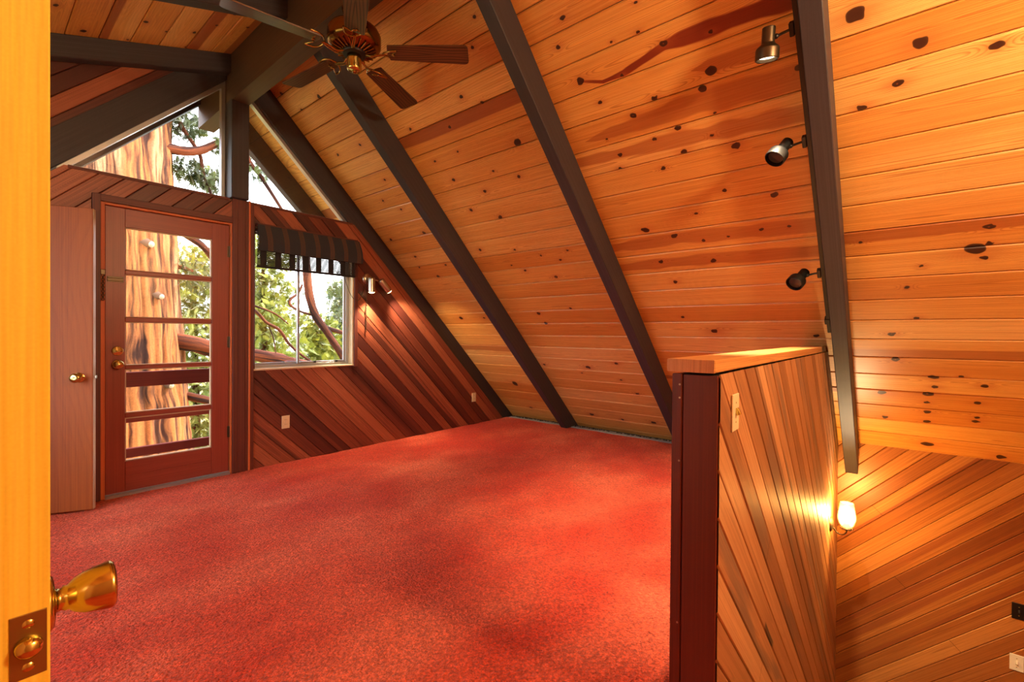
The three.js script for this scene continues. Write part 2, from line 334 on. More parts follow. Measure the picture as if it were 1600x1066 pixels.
// ---- right-hand slope of knotty pine
const KN = [[4.03,1.441,.037],[4.24,1.636,.031],[4.48,1.735,.023],[4.17,1.784,.024],[4.04,1.856,.023],[4.53,2.627,.022],[4.01,2.645,.013],[4.28,2.849,.013],[4.22,3.002,.015],[4.27,3.257,.017],[4.15,3.399,.023],[4.17,3.642,.024],[4.49,2.763,.047],[4.53,2.821,.019],[4.54,2.731,.018],[4.37,3.806,.03],[4.38,3.905,.02],[4.61,3.871,.023],[4.09,4.004,.033],[4.34,3.983,.035],[4.34,4.079,.021],[4.59,4.044,.02],[4.35,4.191,.024],[4.6,4.204,.021],[4.6,4.251,.021],[4.11,4.296,.023],[4.35,4.303,.024],[4.36,4.587,.042],[4.75,4.635,.029],[4.5,3.784,.016],[2.75,.936,.018],[3.12,1.154,.013],[2.97,1.146,.009],[3.15,1.025,.011],[2.66,1.056,.019],[3.23,1.254,.023],[2.72,1.273,.029],[2.97,1.327,.012],[3.42,1.463,.034],[3.37,1.536,.026],[3.46,1.285,.012],[2.79,1.425,.015],[3.11,1.505,.02],[2.96,1.56,.021],[3.4,1.681,.01],[3.81,1.584,.022],[3.19,1.709,.021],[3.04,1.734,.015],[2.75,1.651,.009],[3.36,1.8,.012],[3.19,1.855,.026],[3.47,1.895,.025],[2.8,1.772,.019],[2.77,1.862,.016],[3.04,1.928,.017],[3.36,2.158,.017],[3.62,2.246,.025],[2.79,2.355,.029],[3.16,2.287,.014],[2.98,2.435,.025],[3.16,2.503,.017],[3.32,2.496,.011],[3.52,2.472,.015],[2.82,2.645,.02],[3.19,2.68,.023],[3.67,2.475,.013],[2.22,.719,.013],[2.11,.851,.014],[1.84,1.08,.017],[1.98,1.165,.015],[1.6,1.23,.016],[2.1,1.492,.033],[1.55,1.415,.011],[1.35,1.615,.018],[1.6,1.776,.02],[1.98,1.733,.018],[1.35,1.909,.019],[1.61,2.029,.021],[1.18,2.31,.018],[1.57,2.364,.014],[1.98,2.526,.016],[2.09,2.44,.013],[1.81,2.457,.012],[2.88,2.846,.02],[2.84,3.215,.016],[3.05,3.375,.032],[3.74,3.42,.019],[1.22,1.133,.015],[1.27,1.426,.015],[1.78,1.638,.011],[.46,.628,.026],[.14,.635,.015],[.56,1.084,.016],[.19,1.082,.017],[.57,1.429,.015],[.36,1.606,.016],[.52,1.737,.016],[.61,2.025,.024],[.07,2.025,.022],[.25,2.273,.02],[.39,2.554,.027],[.2,2.412,.014],[.61,2.423,.017],[.03,.459,.022],[1.85,2.698,.021],[1.56,2.596,.018],[1.83,3.078,.015],[1.43,3.134,.024],[1.45,3.266,.025],[1.67,3.923,.03],[2.03,3.836,.024],[1.55,4.02,.013],[1.99,4.094,.017],[2.1,4.303,.021],[1.35,4.803,.034],[1.75,4.823,.021],[2.13,4.8,.027],[1.44,2.522,.011],[1.1,3.919,.018],[.28,3.177,.033],[.65,3.176,.02],[.42,4.337,.052],[.41,4.838,.027]];
// the long resin streak and the heartwood bands of the third bay, as lines on the boards: [z, s, half width]
const STREAK = [[2.72, 1.275, .008], [2.85, 1.322, .012], [2.98, 1.319, .016], [3.11, 1.292, .022], [3.23, 1.264, .03], [3.39, 1.268, .036], [3.56, 1.27, .04], [3.77, 1.28, .044], [4.0, 1.29, .044]];
const BANDS = [[[3.33, 1.43, .001], [3.42, 1.436, .03], [3.65, 1.445, .045], [3.87, 1.468, .05]], [[2.6, 1.63, .001], [2.8, 1.62, .04], [3.24, 1.6, .06], [3.87, 1.63, .08]], [[2.46, 1.752, .03], [3.19, 1.776, .045], [3.87, 1.81, .06]], [[2.46, 2.475, .04], [3.02, 2.46, .05], [3.87, 2.49, .055]], [[2.46, 2.67, .04], [3.15, 2.66, .05], [3.87, 2.684, .05]]];
function bandAt(L, z, s) {
  for (let i = 0; i < L.length - 1; i++) if (z >= L[i][0] && z <= L[i + 1][0]) { const t = (z - L[i][0]) / (L[i + 1][0] - L[i][0]), c = mix(L[i][1], L[i + 1][1], t), w = mix(L[i][2], L[i + 1][2], t) * (1 + 0.5 * (N2(z * 9, s * 4) - 0.5)); return 1 - sstep(w * 0.75, w * 1.1, Math.abs(s - c)); }
  return 0;
}
const heartR = (z, s) => { let h = 0; for (const b of BANDS) h = Math.max(h, bandAt(b, z, s) * 0.62); return h; };
const streakR = (out, z, s) => { const t = bandAt(STREAK, z, s) * 0.85; for (let k = 0; k < 3; k++) out[k] = mix(out[k], [112, 30, 10][k], t); };
const PLANK = { ang: 0, pitch: 0.1755, off: 0.1145 };
const slopeFrame = (side) => ({ o: V3(0, RH, 0), U: V3(0, 0, 1), V: V3(side * CT, -ST, 0), N: V3(-side * ST, -CT, 0) });
const ceiling = thing('ceiling', 'sloped ceiling of knotty pine planks between dark rafters', 'ceiling', [0, 0, 0], S);
{
  const bays = [[-0.137, 0.991, 5.1, 1], [0.991, 2.447, 5.1, 1], [2.447, 3.893, 5.1, 2], [3.893, 5.8, 4.69, 2]];
  bays.forEach(([z0, z1, vEnd, parts], b) => {
    const vs = parts === 2 ? [0.05, 2.045, vEnd] : [0.05, vEnd];      // a texture never changes inside a plank
    for (let h = 0; h < vs.length - 1; h++) {
      const ub = [z0, vs[h], z1, vs[h + 1]];
      const map = paintBoards(b < 2 ? 768 : 1024, 2048, ub, { ...PLANK, pal: PINE, style: { seed: 40 + b * 3, rings: 170, vary: 0.55, heart: 0.1, lateAmt: 0.72 }, knots: KN, heartAt: b === 2 ? heartR : null, overlay: b === 2 ? streakR : null });
      boards(ceiling, 'plank', slopeFrame(1), [[[z0 + 0.001, vs[h]], [z1 - 0.001, vs[h]], [z1 - 0.001, vs[h + 1]], [z0 + 0.001, vs[h + 1]]]], { ...PLANK, uvBox: ub, ch: 0.006, depth: 0.02, gap: 0.004 }, std({ map, roughness: 0.4 }));
    }
  });
  // roof deck behind the planks
  const n = [ST, CT], top = [0.0, RH + 0.0];
  const deck = (side, t0, t1, x1) => [[0, RH + t0 * PER], [side * x1, RH - K * x1 + t0 * PER], [side * x1, RH - K * x1 + t1 * PER], [0, RH + t1 * PER]];
  part(ceiling, 'roof_deck', slab(deck(1, 0.018, 0.16, 3.9), -0.86, 5.9, V3(0, 0, 1), 0), M.shingle);
}
// ---- dormer ceiling on the left
const DY = (x) => 3.44 + 0.335 * x;
const dormer = thing('ceiling', 'low pitched pine dormer ceiling left of the ridge beam', 'ceiling', [0, 0, 0], S); dormer.name = 'ceiling_left';
{
  const a = Math.atan(0.335), fr = { o: V3(0, 3.44, 0), U: V3(0, 0, 1), V: V3(-Math.cos(a), -Math.sin(a), 0), N: V3(Math.sin(a), -Math.cos(a), 0) };
  const kr = rng(77), kn = []; for (let k = 0; k < 60; k++) kn.push([kr() * 2.6 - 0.1, 0.1 + kr() * 2.3, 0.01 + kr() * 0.014]);
  kn.push([0.35, 0.72, 0.02], [0.62, 0.98, 0.02], [0.3, 0.42, 0.018]);
  for (const [z0, z1, W] of [[-0.137, 0.991, 768], [0.991, 5.8, 1024]]) {
    const ub = [z0, 0.05, z1, 2.66], o = { ang: 0, pitch: 0.1755, off: 0.04 };
    const map = paintBoards(W, 1024, ub, { ...o, pal: PINE, style: { seed: 61, rings: 230, vary: 0.7, heart: 0.5, lateAmt: 0.5 }, knots: kn });
    boards(dormer, 'plank', fr, [[[z0 + 0.001, 0.05], [z1 - 0.001, 0.05], [z1 - 0.001, 2.66], [z0 + 0.001, 2.66]]], { ...o, uvBox: ub, ch: 0.006, depth: 0.02, gap: 0.004 }, std({ map, roughness: 0.4 }));
  }
  part(dormer, 'roof_deck', slab([[0.02, 3.47], [-2.75, 3.47 - 0.335 * 2.77], [-2.75, 3.62 - 0.335 * 2.77], [0.02, 3.62]], -0.137, 5.9, V3(0, 0, 1), 0), M.shingle);
}
// ---- rafters, ridge beam, post
const RD = 0.186;
const rafterShape = (off0, rd, y0) => [[0.05, roofY(0.05, off0)], [(RH - y0 - off0 * PER) / K, y0], [(RH - y0 - rd * PER) / K, y0], [0.05, roofY(0.05, rd)]];
const along = V3(CT, -ST, 0);
for (const [z, y0, label] of [[0.948, -0.02, 'dark stained rafter second from the window wall, behind the fan blades'], [2.404, -0.02, 'dark stained rafter running down behind the half wall end'], [3.85, 0.0, 'dark stained rafter carrying the row of track lights']])
  solo('rafter', slab(rafterShape(0.0, RD, y0), z, z + 0.087, along), M.beam, label, 'rafter', S);
solo('rafter', slab(rafterShape(0.0, 0.19, -0.02), -0.157, -0.07, along), M.beam, 'dark stained rafter against the window wall, right of the ridge post', 'rafter', S);
solo('rafter', slab(rafterShape(0.0, 0.19, 1.0).map(([x, y]) => [-x, y]), -0.157, -0.07, V3(-CT, -ST, 0)), M.beam, 'dark stained rafter sloping down left of the ridge post', 'rafter', S);
for (const [z, label] of [[-0.066, 'bluish dark dormer rafter lying along the red boarded gable'], [0.948, 'dark dormer rafter crossing the top left corner behind a fan blade']])
  solo('dormer_rafter', slab([[-0.055, DY(-0.055)], [-2.5, DY(-2.5)], [-2.5, DY(-2.5) - 0.15], [-0.055, DY(-0.055) - 0.15]], z, z + 0.087, V3(-1, -0.335, 0)), M.beam, label, 'rafter', S);
solo('ridge_beam', box(-0.064, 0.064, 3.043, 3.52, -0.8, 5.8, 'z', 0.006), M.ridge, 'heavy dark brown ridge beam that the ceiling fan hangs from', 'beam', S);
solo('post', box(-0.066, 0.066, 2.26, 3.05, -0.16, 0.045, 'y', 0.005), M.beam, 'dark square post under the ridge beam between the triangular windows', 'post', S);
for (const side of [1, -1])
  solo('barge_rafter', slab(rafterShape(0, 0.19, side > 0 ? -0.6 : 0.6).map(([x, y]) => [side * x, y]), -0.81, -0.72, V3(side * CT, -ST, 0)), M.beam, side > 0 ? 'dark barge rafter outside the right triangular window' : 'dark barge rafter outside the left triangular window', 'rafter', S);
{
  const t = thing('roof_overhang', 'pine soffit of the roof overhang outside the gable windows', 'soffit', [0, 0, 0], S);
  const ub = [-0.8, 0.05, -0.137, 4.4], map = paintBoards(256, 1024, ub, { ...PLANK, pal: PINE, style: { seed: 66, rings: 230, vary: 0.5, heart: 0.2, lateAmt: 0.5 } }), m = std({ map, roughness: 0.6 });
  for (const s of [1, -1]) boards(t, 'plank', slopeFrame(s), [[[-0.8, 0.05], [-0.14, 0.05], [-0.14, s > 0 ? 4.4 : 4.0], [-0.8, s > 0 ? 4.4 : 4.0]]], { ...PLANK, uvBox: ub, ch: 0.004, depth: 0.02, gap: 0.003 }, m);
  part(t, 'roof_deck', slab([[0, RH + 0.025], [-3.2, RH + 0.025 - K * 3.2], [-3.2, RH + 0.2 - K * 3.2], [0, RH + 0.2]], -0.86, -0.137, V3(0, 0, 1), 0), M.shingle);
}
// ---- gable wall
const wallG = thing('wall', 'gable wall of diagonal red cedar boards around the glass door and window', 'wall', [0, 0, 0], S); wallG.name = 'wall_gable';
{
  const ub = [-1.7, 0, 3.4, 3.3], fr = (z) => ({ o: V3(0, 0, z), U: AX.x, V: AX.y, N: AX.z });
  const R = { ang: -45, pitch: 0.0965, off: 0.708 * 0.353 + 0.708 * 0.819 - 0.0965 * 12 }, L = { ang: 45, pitch: 0.0965, off: 0.708 * 2.009 + 0.708 * 1.092 - 0.0965 * 30 };
  const W = 2048, H = 1344;
  const st = { seed: 81, rings: 330, vary: 1.0, heart: 0.3, lateAmt: 0.5 };
  const mR = std({ map: paintBoards(W, H, ub, { ...R, pal: CEDAR, style: st }), roughness: 0.42 }), mL = std({ map: paintBoards(1024, 1024, [-2.5, 0, 0, 3.3], { ...L, pal: CEDAR, style: { ...st, seed: 83 } }), roughness: 0.42 });
  const yl = (x) => 3.57 - 0.2 * PER - K * x;
  boards(wallG, 'board', fr(0), [[[0.1, 0], [1.06, 0], [1.06, 0.835], [0.1, 0.835]], [[0.1, 2.075], [1.02, 2.075], [1.02, 2.25], [0.1, 2.25]], [[1.06, 0], [3.36, 0], [3.36, yl(3.36)], [1.06, yl(1.06)]], [[1.02, 2.075], [1.06, 2.075], [1.06, yl(1.06)], [1.02, 2.25]]], { ...R, uvBox: ub }, mR);
  const ubL = [-2.5, 0, 0, 3.3], yL = (x) => 3.57 + K * x - 0.2 * PER;
  boards(wallG, 'board', fr(0), [[[-0.905, 2.1], [-0.046, 2.1], [-0.046, 2.25], [-0.905, 2.25]], [[-2.5, 0], [-0.905, 0], [-0.905, 2.25], [-1.04, 2.25], [-2.5, 0.82]]], { ...L, uvBox: ubL }, mL);
  boards(wallG, 'board', fr(-0.075), [[[-2.5, yL(-2.5) + 0.1], [-0.07, yL(-0.07) + 0.1], [-0.07, DY(-0.07) - 0.1], [-2.5, DY(-2.5) - 0.1]]], { ...L, uvBox: ubL }, mL);
  // framing behind the boards
  const bk = (p, z0 = -0.15, z1 = -0.013) => slab(p, z0, z1, AX.x, 0);
  part(wallG, 'backing', merge([
    bk([[0.08, -0.28], [1.065, -0.28], [1.065, 0.82], [0.08, 0.82]]), bk([[1.085, -0.28], [3.7, -0.28], [3.4, yl(3.4)], [1.085, yl(1.085)]]), bk([[0.08, 2.09], [1.085, 2.09], [1.085, 2.235], [0.08, 2.235]]),
    bk([[-0.9, 2.1], [-0.06, 2.1], [-0.06, 2.235], [-0.9, 2.235]]), bk([[-2.6, -0.28], [-0.9, -0.28], [-0.9, 2.235], [-1.05, 2.235], [-2.6, 0.75]]),
    bk([[-2.6, 0.9], [-0.1, 3.4 - 0.05], [-0.1, DY(-0.1) + 0.02], [-2.6, DY(-2.6) + 0.02]], -0.15, -0.09), bk([[-0.05, -0.28], [0.08, -0.28], [0.08, 2.24], [-0.05, 2.24]]), bk([[-0.9, -0.28], [-0.05, -0.28], [-0.05, -0.02], [-0.9, -0.02]])]), M.backing);
  // vertical trim boards below the post
  part(wallG, 'trim_board', box(-0.046, -0.008, 2.1, 2.256, -0.02, 0.012, 'y'), M.trim);
  part(wallG, 'trim_board', box(-0.008, 0.05, 0, 2.256, -0.02, 0.014, 'y'), M.trim);
  part(wallG, 'trim_board', box(0.05, 0.076, 0, 2.256, -0.02, 0.011, 'y'), M.trim);
  part(wallG, 'trim_strip', box(0.076, 0.09, 0, 2.26, -0.02, 0.016, 'y'), M.jamb);
  part(wallG, 'trim_board', box(0.09, 0.118, 0, 2.25, -0.02, 0.012, 'y'), M.trim);
  // sill caps under the triangular panes
  part(wallG, 'sill_cap', merge([box(0.066, 1.04, 2.236, 2.256, -0.15, 0.006, 'x'), box(-1.02, -0.066, 2.236, 2.256, -0.15, 0.006, 'x')]), M.trim);
}
// triangular windows
function triWindow(n, side, label) {
  const w = thing('window', label, 'window', [0, 0, 0], S); w.name = 'window_' + n;
  const x0 = side * 0.066, yb = 2.256, off = 0.19, xe = (RH - off * PER - yb) / K, yt = roofY(x0, off), e = 0.028;
  const outer = [[x0, yb], [side * xe, yb], [x0, yt]], inner = [[x0 + side * e, yb + e], [side * (xe - e * 2.45), yb + e], [x0 + side * e, yt - e * 2.4]];
  const sh = new THREE.Shape(outer.map((p) => new THREE.Vector2(...p))); sh.holes.push(new THREE.Path(inner.map((p) => new THREE.Vector2(...p))));
  const g = new THREE.ExtrudeGeometry(sh, { depth: 0.05, bevelEnabled: false }); g.translate(0, 0, -0.15); part(w, 'glazing_bead', grainUV(g, AX.x), M.alu);
  part(w, 'pane', slab(inner, -0.128, -0.124, AX.x, 0), M.glass);
}
triWindow(2, -1, 'triangular glass pane left of the ridge post above the door');
triWindow(3, 1, 'triangular glass pane right of the ridge post above the blind');
// ---- glass door
{
  const d = thing('door', 'red stained glass panelled door with five stacked panes', 'door', [0, 0, 0], S); d.name = 'door_1';
  const x0 = -0.832, x1 = -0.062, zf = -0.018, zb = -0.058;
  // casing and jamb
  part(d, 'casing', box(-0.903, -0.86, 0, 2.1, -0.06, 0.02, 'y'), M.trim);
  part(d, 'casing', box(-0.046, -0.008, 0, 2.1, -0.06, 0.016, 'y'), M.trim);
  part(d, 'casing', box(-0.86, -0.046, 2.052, 2.1, -0.06, 0.02, 'x'), M.trim);
  part(d, 'jamb', box(-0.86, -0.836, 0, 2.052, -0.15, 0.006, 'y'), M.jamb);
  part(d, 'jamb', box(-0.058, -0.046, 0, 2.052, -0.15, 0.004, 'y'), M.jamb);
  part(d, 'jamb', box(-0.836, -0.058, 2.036, 2.052, -0.15, 0.004, 'x'), M.jamb);
  part(d, 'threshold', box(-0.836, -0.058, -0.02, 0.016, -0.15, 0.012, 'x', 0.005), M.alu);
  const panes = [[1.598, 1.902], [1.262, 1.568], [0.918, 1.230], [0.578, 0.892], [0.235, 0.545]], px0 = -0.724, px1 = -0.184;
  part(d, 'stile', box(x0, px0, 0.022, 2.032, zb, zf, 'y'), M.door); part(d, 'stile', box(px1, x1, 0.022, 2.032, zb, zf, 'y'), M.door);
  part(d, 'top_rail', box(px0, px1, panes[0][1], 2.032, zb, zf, 'x'), M.door);
  part(d, 'bottom_rail', box(px0, px1, 0.022, 0.132, zb, zf, 'x', 0.003), M.door); part(d, 'bottom_rail', box(px0, px1, 0.132, panes[4][0], zb, zf, 'x', 0.003), M.door);
  for (let i = 0; i < 4; i++) part(d, 'muntin', box(px0, px1, panes[i + 1][1], panes[i][0], zb + 0.004, zf - 0.002, 'x', 0.004), M.door);
  for (const [a, b] of panes) {
    const p = part(d, 'pane', box(px0 + 0.002, px1 - 0.002, a + 0.002, b - 0.002, -0.041, -0.037, 'x', 0.0005), M.glass);
    const e = 0.007; part(p, 'glazing_bead', merge([box(px0, px0 + e, a, b, -0.052, -0.024, 'y', 0.001), box(px1 - e, px1, a, b, -0.052, -0.024, 'y', 0.001), box(px0 + e, px1 - e, a, a + e, -0.052, -0.024, 'x', 0.001), box(px0 + e, px1 - e, b - e, b, -0.052, -0.024, 'x', 0.001)]), M.bead);
  }
  const rosette = (y, knob) => {
    const k = part(d, knob ? 'door_knob' : 'deadbolt', turned(lathe([[0.0001, 0], [0.031, 0], [0.033, 0.004], [0.029, 0.009], [0.012, 0.012], ...(knob ? [[0.011, 0.03], [0.024, 0.04], [0.028, 0.052], [0.024, 0.062], [0.0001, 0.065]] : [[0.0001, 0.016]])], 28), [0, 0, 1], [-0.766, y, zf]), M.brass);
    if (!knob) part(k, 'thumb_turn', box(-0.778, -0.754, y - 0.005, y + 0.005, zf + 0.012, zf + 0.028, 'x', 0.002), M.brass);
  };
  rosette(0.93, true); rosette(1.024, false);
  // slide bolt on the stile and chain keeper on the jamb
  const sb = part(d, 'slide_bolt', box(-0.822, -0.732, 1.508, 1.546, zf, zf + 0.004, 'x', 0.001), M.gunmetal);
  part(sb, 'bolt_rail', merge([box(-0.82, -0.735, 1.532, 1.54, zf + 0.004, zf + 0.012, 'x', 0.002), box(-0.82, -0.735, 1.514, 1.522, zf + 0.004, zf + 0.012, 'x', 0.002)]), M.gunmetal);
  const ck = part(d, 'chain_keeper', box(-0.862, -0.836, 1.55, 1.586, 0.006, 0.022, 'y', 0.003), M.gunmetal);
  const links = []; for (let k = 0; k < 13; k++) { const g = new THREE.TorusGeometry(0.0075, 0.0022, 6, 12); if (k % 2) g.rotateY(Math.PI / 2); g.scale(1, 1.2, 1); g.translate(-0.848, 1.545 - k * 0.0135, 0.018); links.push(g); }
  part(ck, 'chain', merge(links), M.gunmetal);
  for (const y of [1.82, 1.08, 0.345]) part(d, 'hinge', merge([turned(new THREE.CylinderGeometry(0.006, 0.006, 0.09, 12), [0, 1, 0], [-0.06, y, -0.008]), box(-0.075, -0.046, y - 0.045, y + 0.045, zf - 0.003, zf + 0.002, 'y', 0.0008)]), M.gunmetal);
}
// ---- sliding window with aluminium sash
{
  const w = thing('window', 'sliding aluminium window with two panes beside the door post', 'window', [0, 0, 0], S); w.name = 'window_1';
  const x0 = 0.118, x1 = 1.06, y0 = 0.835, y1 = 2.075;
  part(w, 'window_sill', box(x0, x1, y0, y0 + 0.016, -0.13, 0.004, 'x', 0.003), M.ivory);
  part(w, 'reveal', box(x1 - 0.018, x1, y0 + 0.016, y1, -0.13, -0.002, 'y', 0.002), M.ivory);
  part(w, 'reveal', box(x0, x0 + 0.014, y0 + 0.016, y1, -0.13, -0.002, 'y', 0.002), M.trim);
  part(w, 'reveal', box(x0 + 0.014, x1 - 0.018, y1 - 0.016, y1, -0.13, -0.002, 'x', 0.002), M.trim);
  part(w, 'casing', box(x1 - 0.004, x1 + 0.034, y0 - 0.01, y1 + 0.02, -0.012, 0.014, 'y', 0.003), M.trim);
  const a = x0 + 0.014, b = x1 - 0.018, c = y0 + 0.016, e = y1 - 0.016, f = 0.026;
  part(w, 'frame', merge([box(a, b, c, c + f, -0.128, -0.07, 'x'), box(a, b, e - f, e, -0.128, -0.07, 'x'), box(a, a + 0.016, c + f, e - f, -0.128, -0.07, 'y'), box(b - 0.034, b, c + f, e - f, -0.128, -0.07, 'y')]), M.alu);
  const m = 0.536 + 0.006;
  const sash = (l, r, z, nm) => {
    const s = part(w, 'sash', merge([box(l, l + 0.02, c + f, e - f, z - 0.011, z + 0.011, 'y'), box(r - 0.02, r, c + f, e - f, z - 0.011, z + 0.011, 'y'), box(l + 0.02, r - 0.02, c + f, c + f + 0.016, z - 0.011, z + 0.011, 'x'), box(l + 0.02, r - 0.02, e - f - 0.016, e - f, z - 0.011, z + 0.011, 'x')]), M.alu);
    part(s, 'pane', box(l + 0.02, r - 0.02, c + f + 0.016, e - f - 0.016, z - 0.002, z + 0.002, 'x', 0.0004), M.glass);
    return s;
  };
  sash(a + 0.016, m + 0.014, -0.112, 1);
  const s2 = sash(m - 0.016, b - 0.034, -0.086, 2);
  part(s2, 'latch', box(m - 0.014, m - 0.002, 1.16, 1.24, -0.076, -0.064, 'y', 0.002), M.gunmetal);
  part(s2, 'sash_stop', merge([box(0.68, 0.7, c + f, c + f + 0.018, -0.074, -0.06, 'x'), box(0.9, 0.92, c + f, c + f + 0.018, -0.074, -0.06, 'x')]), M.black);
}
// ---- stairwell wall
const wallS = thing('wall', 'stairwell wall of diagonal honey cedar boards below the sloped ceiling', 'wall', [0, 0, 0], S); wallS.name = 'wall_right';
{
  const fr = { o: V3(3.34, 0, 0), U: AX.z, V: AX.y, N: V3(-1, 0, 0) }, o = { ang: 45, pitch: 0.0972, off: 0.7071 * (-0.164 - 3.814) }, ub = [3.7, -2.0, 5.3, 0.3];
  const map = paintBoards(1024, 1472, ub, { ...o, pal: HONEY, style: { seed: 91, rings: 220, vary: 0.65, heart: 0.15, lateAmt: 0.4 } });
  map.wrapS = map.wrapT = THREE.MirroredRepeatWrapping;
  boards(wallS, 'board', fr, [[[3.66, -2.6], [5.8, -2.6], [5.8, 0.285], [3.66, 0.285]]], { ...o, uvBox: ub, cuts: (i) => (((i % 5) + 5) % 5 === 2 ? [2.35 + 0.35 * hash(i, 4)] : []) }, std({ map, roughness: 0.4 }));
  part(wallS, 'backing', box(3.352, 3.5, -2.6, 0.34, 3.5, 5.9, 'z', 0), M.backing);
}
// ---- half wall at the stairs
const wallH = thing('wall', 'half wall of steep diagonal cedar boards with wooden cap beside the stairs', 'half wall', [0, 0, 0], S); wallH.name = 'wall_half';
{
  const fr = { o: V3(0, 0, 3.8), U: AX.x, V: AX.y, N: AX.z }, o = { ang: -45, pitch: 0.0972, off: 0.7071 * 0.988 - 0.0972 * 40 }, ub = [-0.1, -1.8, 3.4, 1.1];
  // grey weathering and dark resin splits that show on the near boards
  const marks = (out, x, y) => {
    const a = (x - y) * 0.7071, c = (x + y) * 0.7071;
    const s1 = (1 - sstep(0.008, 0.014, Math.abs(c - 0.7071 * 0.60 - 0.006 * Math.sin(a * 9)))) * sstep(0.36, 0.4, a) * (1 - sstep(0.56, 0.62, a));
    const s2 = (1 - sstep(0.004, 0.009, Math.abs(c - 0.7071 * 0.3))) * sstep(0.5, 0.52, a) * (1 - sstep(0.62, 0.66, a));
    const i = Math.floor((c - o.off) / o.pitch), wz = hash(i, 31) > 0.72 ? sstep(0.45, 0.7, fbm(a * 2.4 + i * 7, c * 22)) * 0.5 : 0;
    for (let k = 0; k < 3; k++) { out[k] = mix(out[k], [98, 82, 74][k], wz); out[k] = mix(out[k], [46, 34, 28][k], 0.8 * Math.max(s1, s2)); }
  };
  const map = paintBoards(2048, 1696, ub, { ...o, pal: TAN, style: { seed: 95, rings: 200, vary: 0.6, heart: 0.15, lateAmt: 0.4 }, overlay: marks });
  const m = std({ map, roughness: 0.5 });
  boards(wallH, 'board', fr, [[[-0.062, -2.6], [3.34, -2.6], [3.34, 0.27], [2.53, 1.056], [-0.062, 1.056]]], { ...o, uvBox: ub, gap: 0.003, cuts: (i) => { const k = ((i % 4) + 4) % 4; return k === 1 ? [1.1 + hash(i, 6) * 0.7] : k === 3 ? [0.2 + hash(i, 6) * 0.5, 2.0] : []; } }, m);
  part(wallH, 'backing', slab([[-0.05, -2.6], [3.34, -2.6], [3.34, 0.26], [2.52, 1.05], [-0.05, 1.05]], 3.68, 3.788, AX.x, 0), M.backing);
  part(wallH, 'inner_panel', slab([[-0.05, -0.02], [3.34, -0.02], [3.34, 0.26], [2.52, 1.05], [-0.05, 1.05]], 3.668, 3.68, AX.x, 0), M.post);
  part(wallH, 'end_board', box(-0.07, -0.05, -0.28, 1.05, 3.697, 3.796, 'y', 0.002), M.post);
  part(wallH, 'end_trim', box(-0.073, -0.05, -0.02, 1.052, 3.664, 3.695, 'y', 0.003), M.post);
  const nails = []; for (const y of [1.02, 0.98, 0.79, 0.3]) { const g = new THREE.CylinderGeometry(0.003, 0.003, 0.002, 8); nails.push(turned(g, [1, 0, 0], [-0.0735, y, 3.688])); }
  part(wallH, 'nail_head', merge(nails), M.nickel);
  part(wallH, 'wall_cap', slab([[-0.071, 1.058], [2.54, 1.058], [2.5, 1.096], [-0.071, 1.096]], 3.646, 3.788, AX.x, 0.003), M.cap);
}
// ---- the rest of the shell: dormer wall with its window, back wall, stairwell below
{
  const w = thing('wall', 'plain dormer side wall left of the entry door', 'wall', [0, 0, 0], S); w.name = 'wall_left';
  const X0 = -2.62, X1 = -2.5, t = 2.72;
  part(w, 'panel', merge([box(X0, X1, -0.28, 0.55, -0.15, 5.9, 'z'), box(X0, X1, 2.35, t, -0.15, 5.9, 'z'), box(X0, X1, 0.55, 2.35, -0.15, 0.3, 'y'), box(X0, X1, 0.55, 2.35, 2.3, 5.9, 'y')]), M.drywall);
  const g = thing('window', 'dormer window in the left side wall', 'window', [0, 0, 0], S); g.name = 'window_4';
  part(g, 'frame', merge([box(X0, X1, 0.55, 0.6, 0.3, 2.3, 'z'), box(X0, X1, 2.3, 2.35, 0.3, 2.3, 'z'), box(X0, X1, 0.6, 2.3, 0.3, 0.35, 'y'), box(X0, X1, 0.6, 2.3, 2.25, 2.3, 'y'), box(X0 + 0.03, X1 - 0.03, 0.6, 2.3, 1.28, 1.32, 'y')]), M.alu);
  part(g, 'pane', box(-2.562, -2.558, 0.6, 2.3, 0.35, 1.28, 'z', 0.0005), M.glass); part(g, 'pane', box(-2.562, -2.558, 0.6, 2.3, 1.32, 2.25, 'z', 0.0005), M.glass);
  const b = thing('wall', 'plain wall behind the viewer closing the landing', 'wall', [0, 0, 0], S); b.name = 'wall_back';
  part(b, 'panel', slab([[-2.62, -2.7], [3.5, -2.7], [3.5, 0.3], [0.1, 3.6], [0, 3.6], [-2.62, 2.75]], 5.8, 5.92, AX.x, 0), M.drywall);
  const c = thing('floor', 'lower landing floor at the foot of the stairs', 'floor', [0, 0, 0], S); c.name = 'floor_lower';
  part(c, 'landing', box(-0.2, 3.5, -2.7, -2.58, 3.6, 5.9, 'x'), M.cap);
  part(c, 'well_wall', box(-0.2, -0.07, -2.6, -0.02, 3.8, 5.9, 'z'), M.drywall);
  const st = thing('staircase', 'carpeted stairs going down behind the half wall', 'stairs', [0, 0, 0], S);
  for (let k = 0; k < 11; k++) part(st, 'stair_tread', box(-0.05 + k * 0.235, 0.225 + k * 0.235, -0.235 - k * 0.2, -0.195 - k * 0.2, 4.6, 5.78, 'z', 0.01), M.carpet);
  for (let k = 0; k < 11; k++) part(st, 'stair_riser', box(-0.05 + k * 0.235, -0.03 + k * 0.235, -0.42 - k * 0.2, -0.235 - k * 0.2, 4.6, 5.78, 'z', 0.004), M.cap);
}

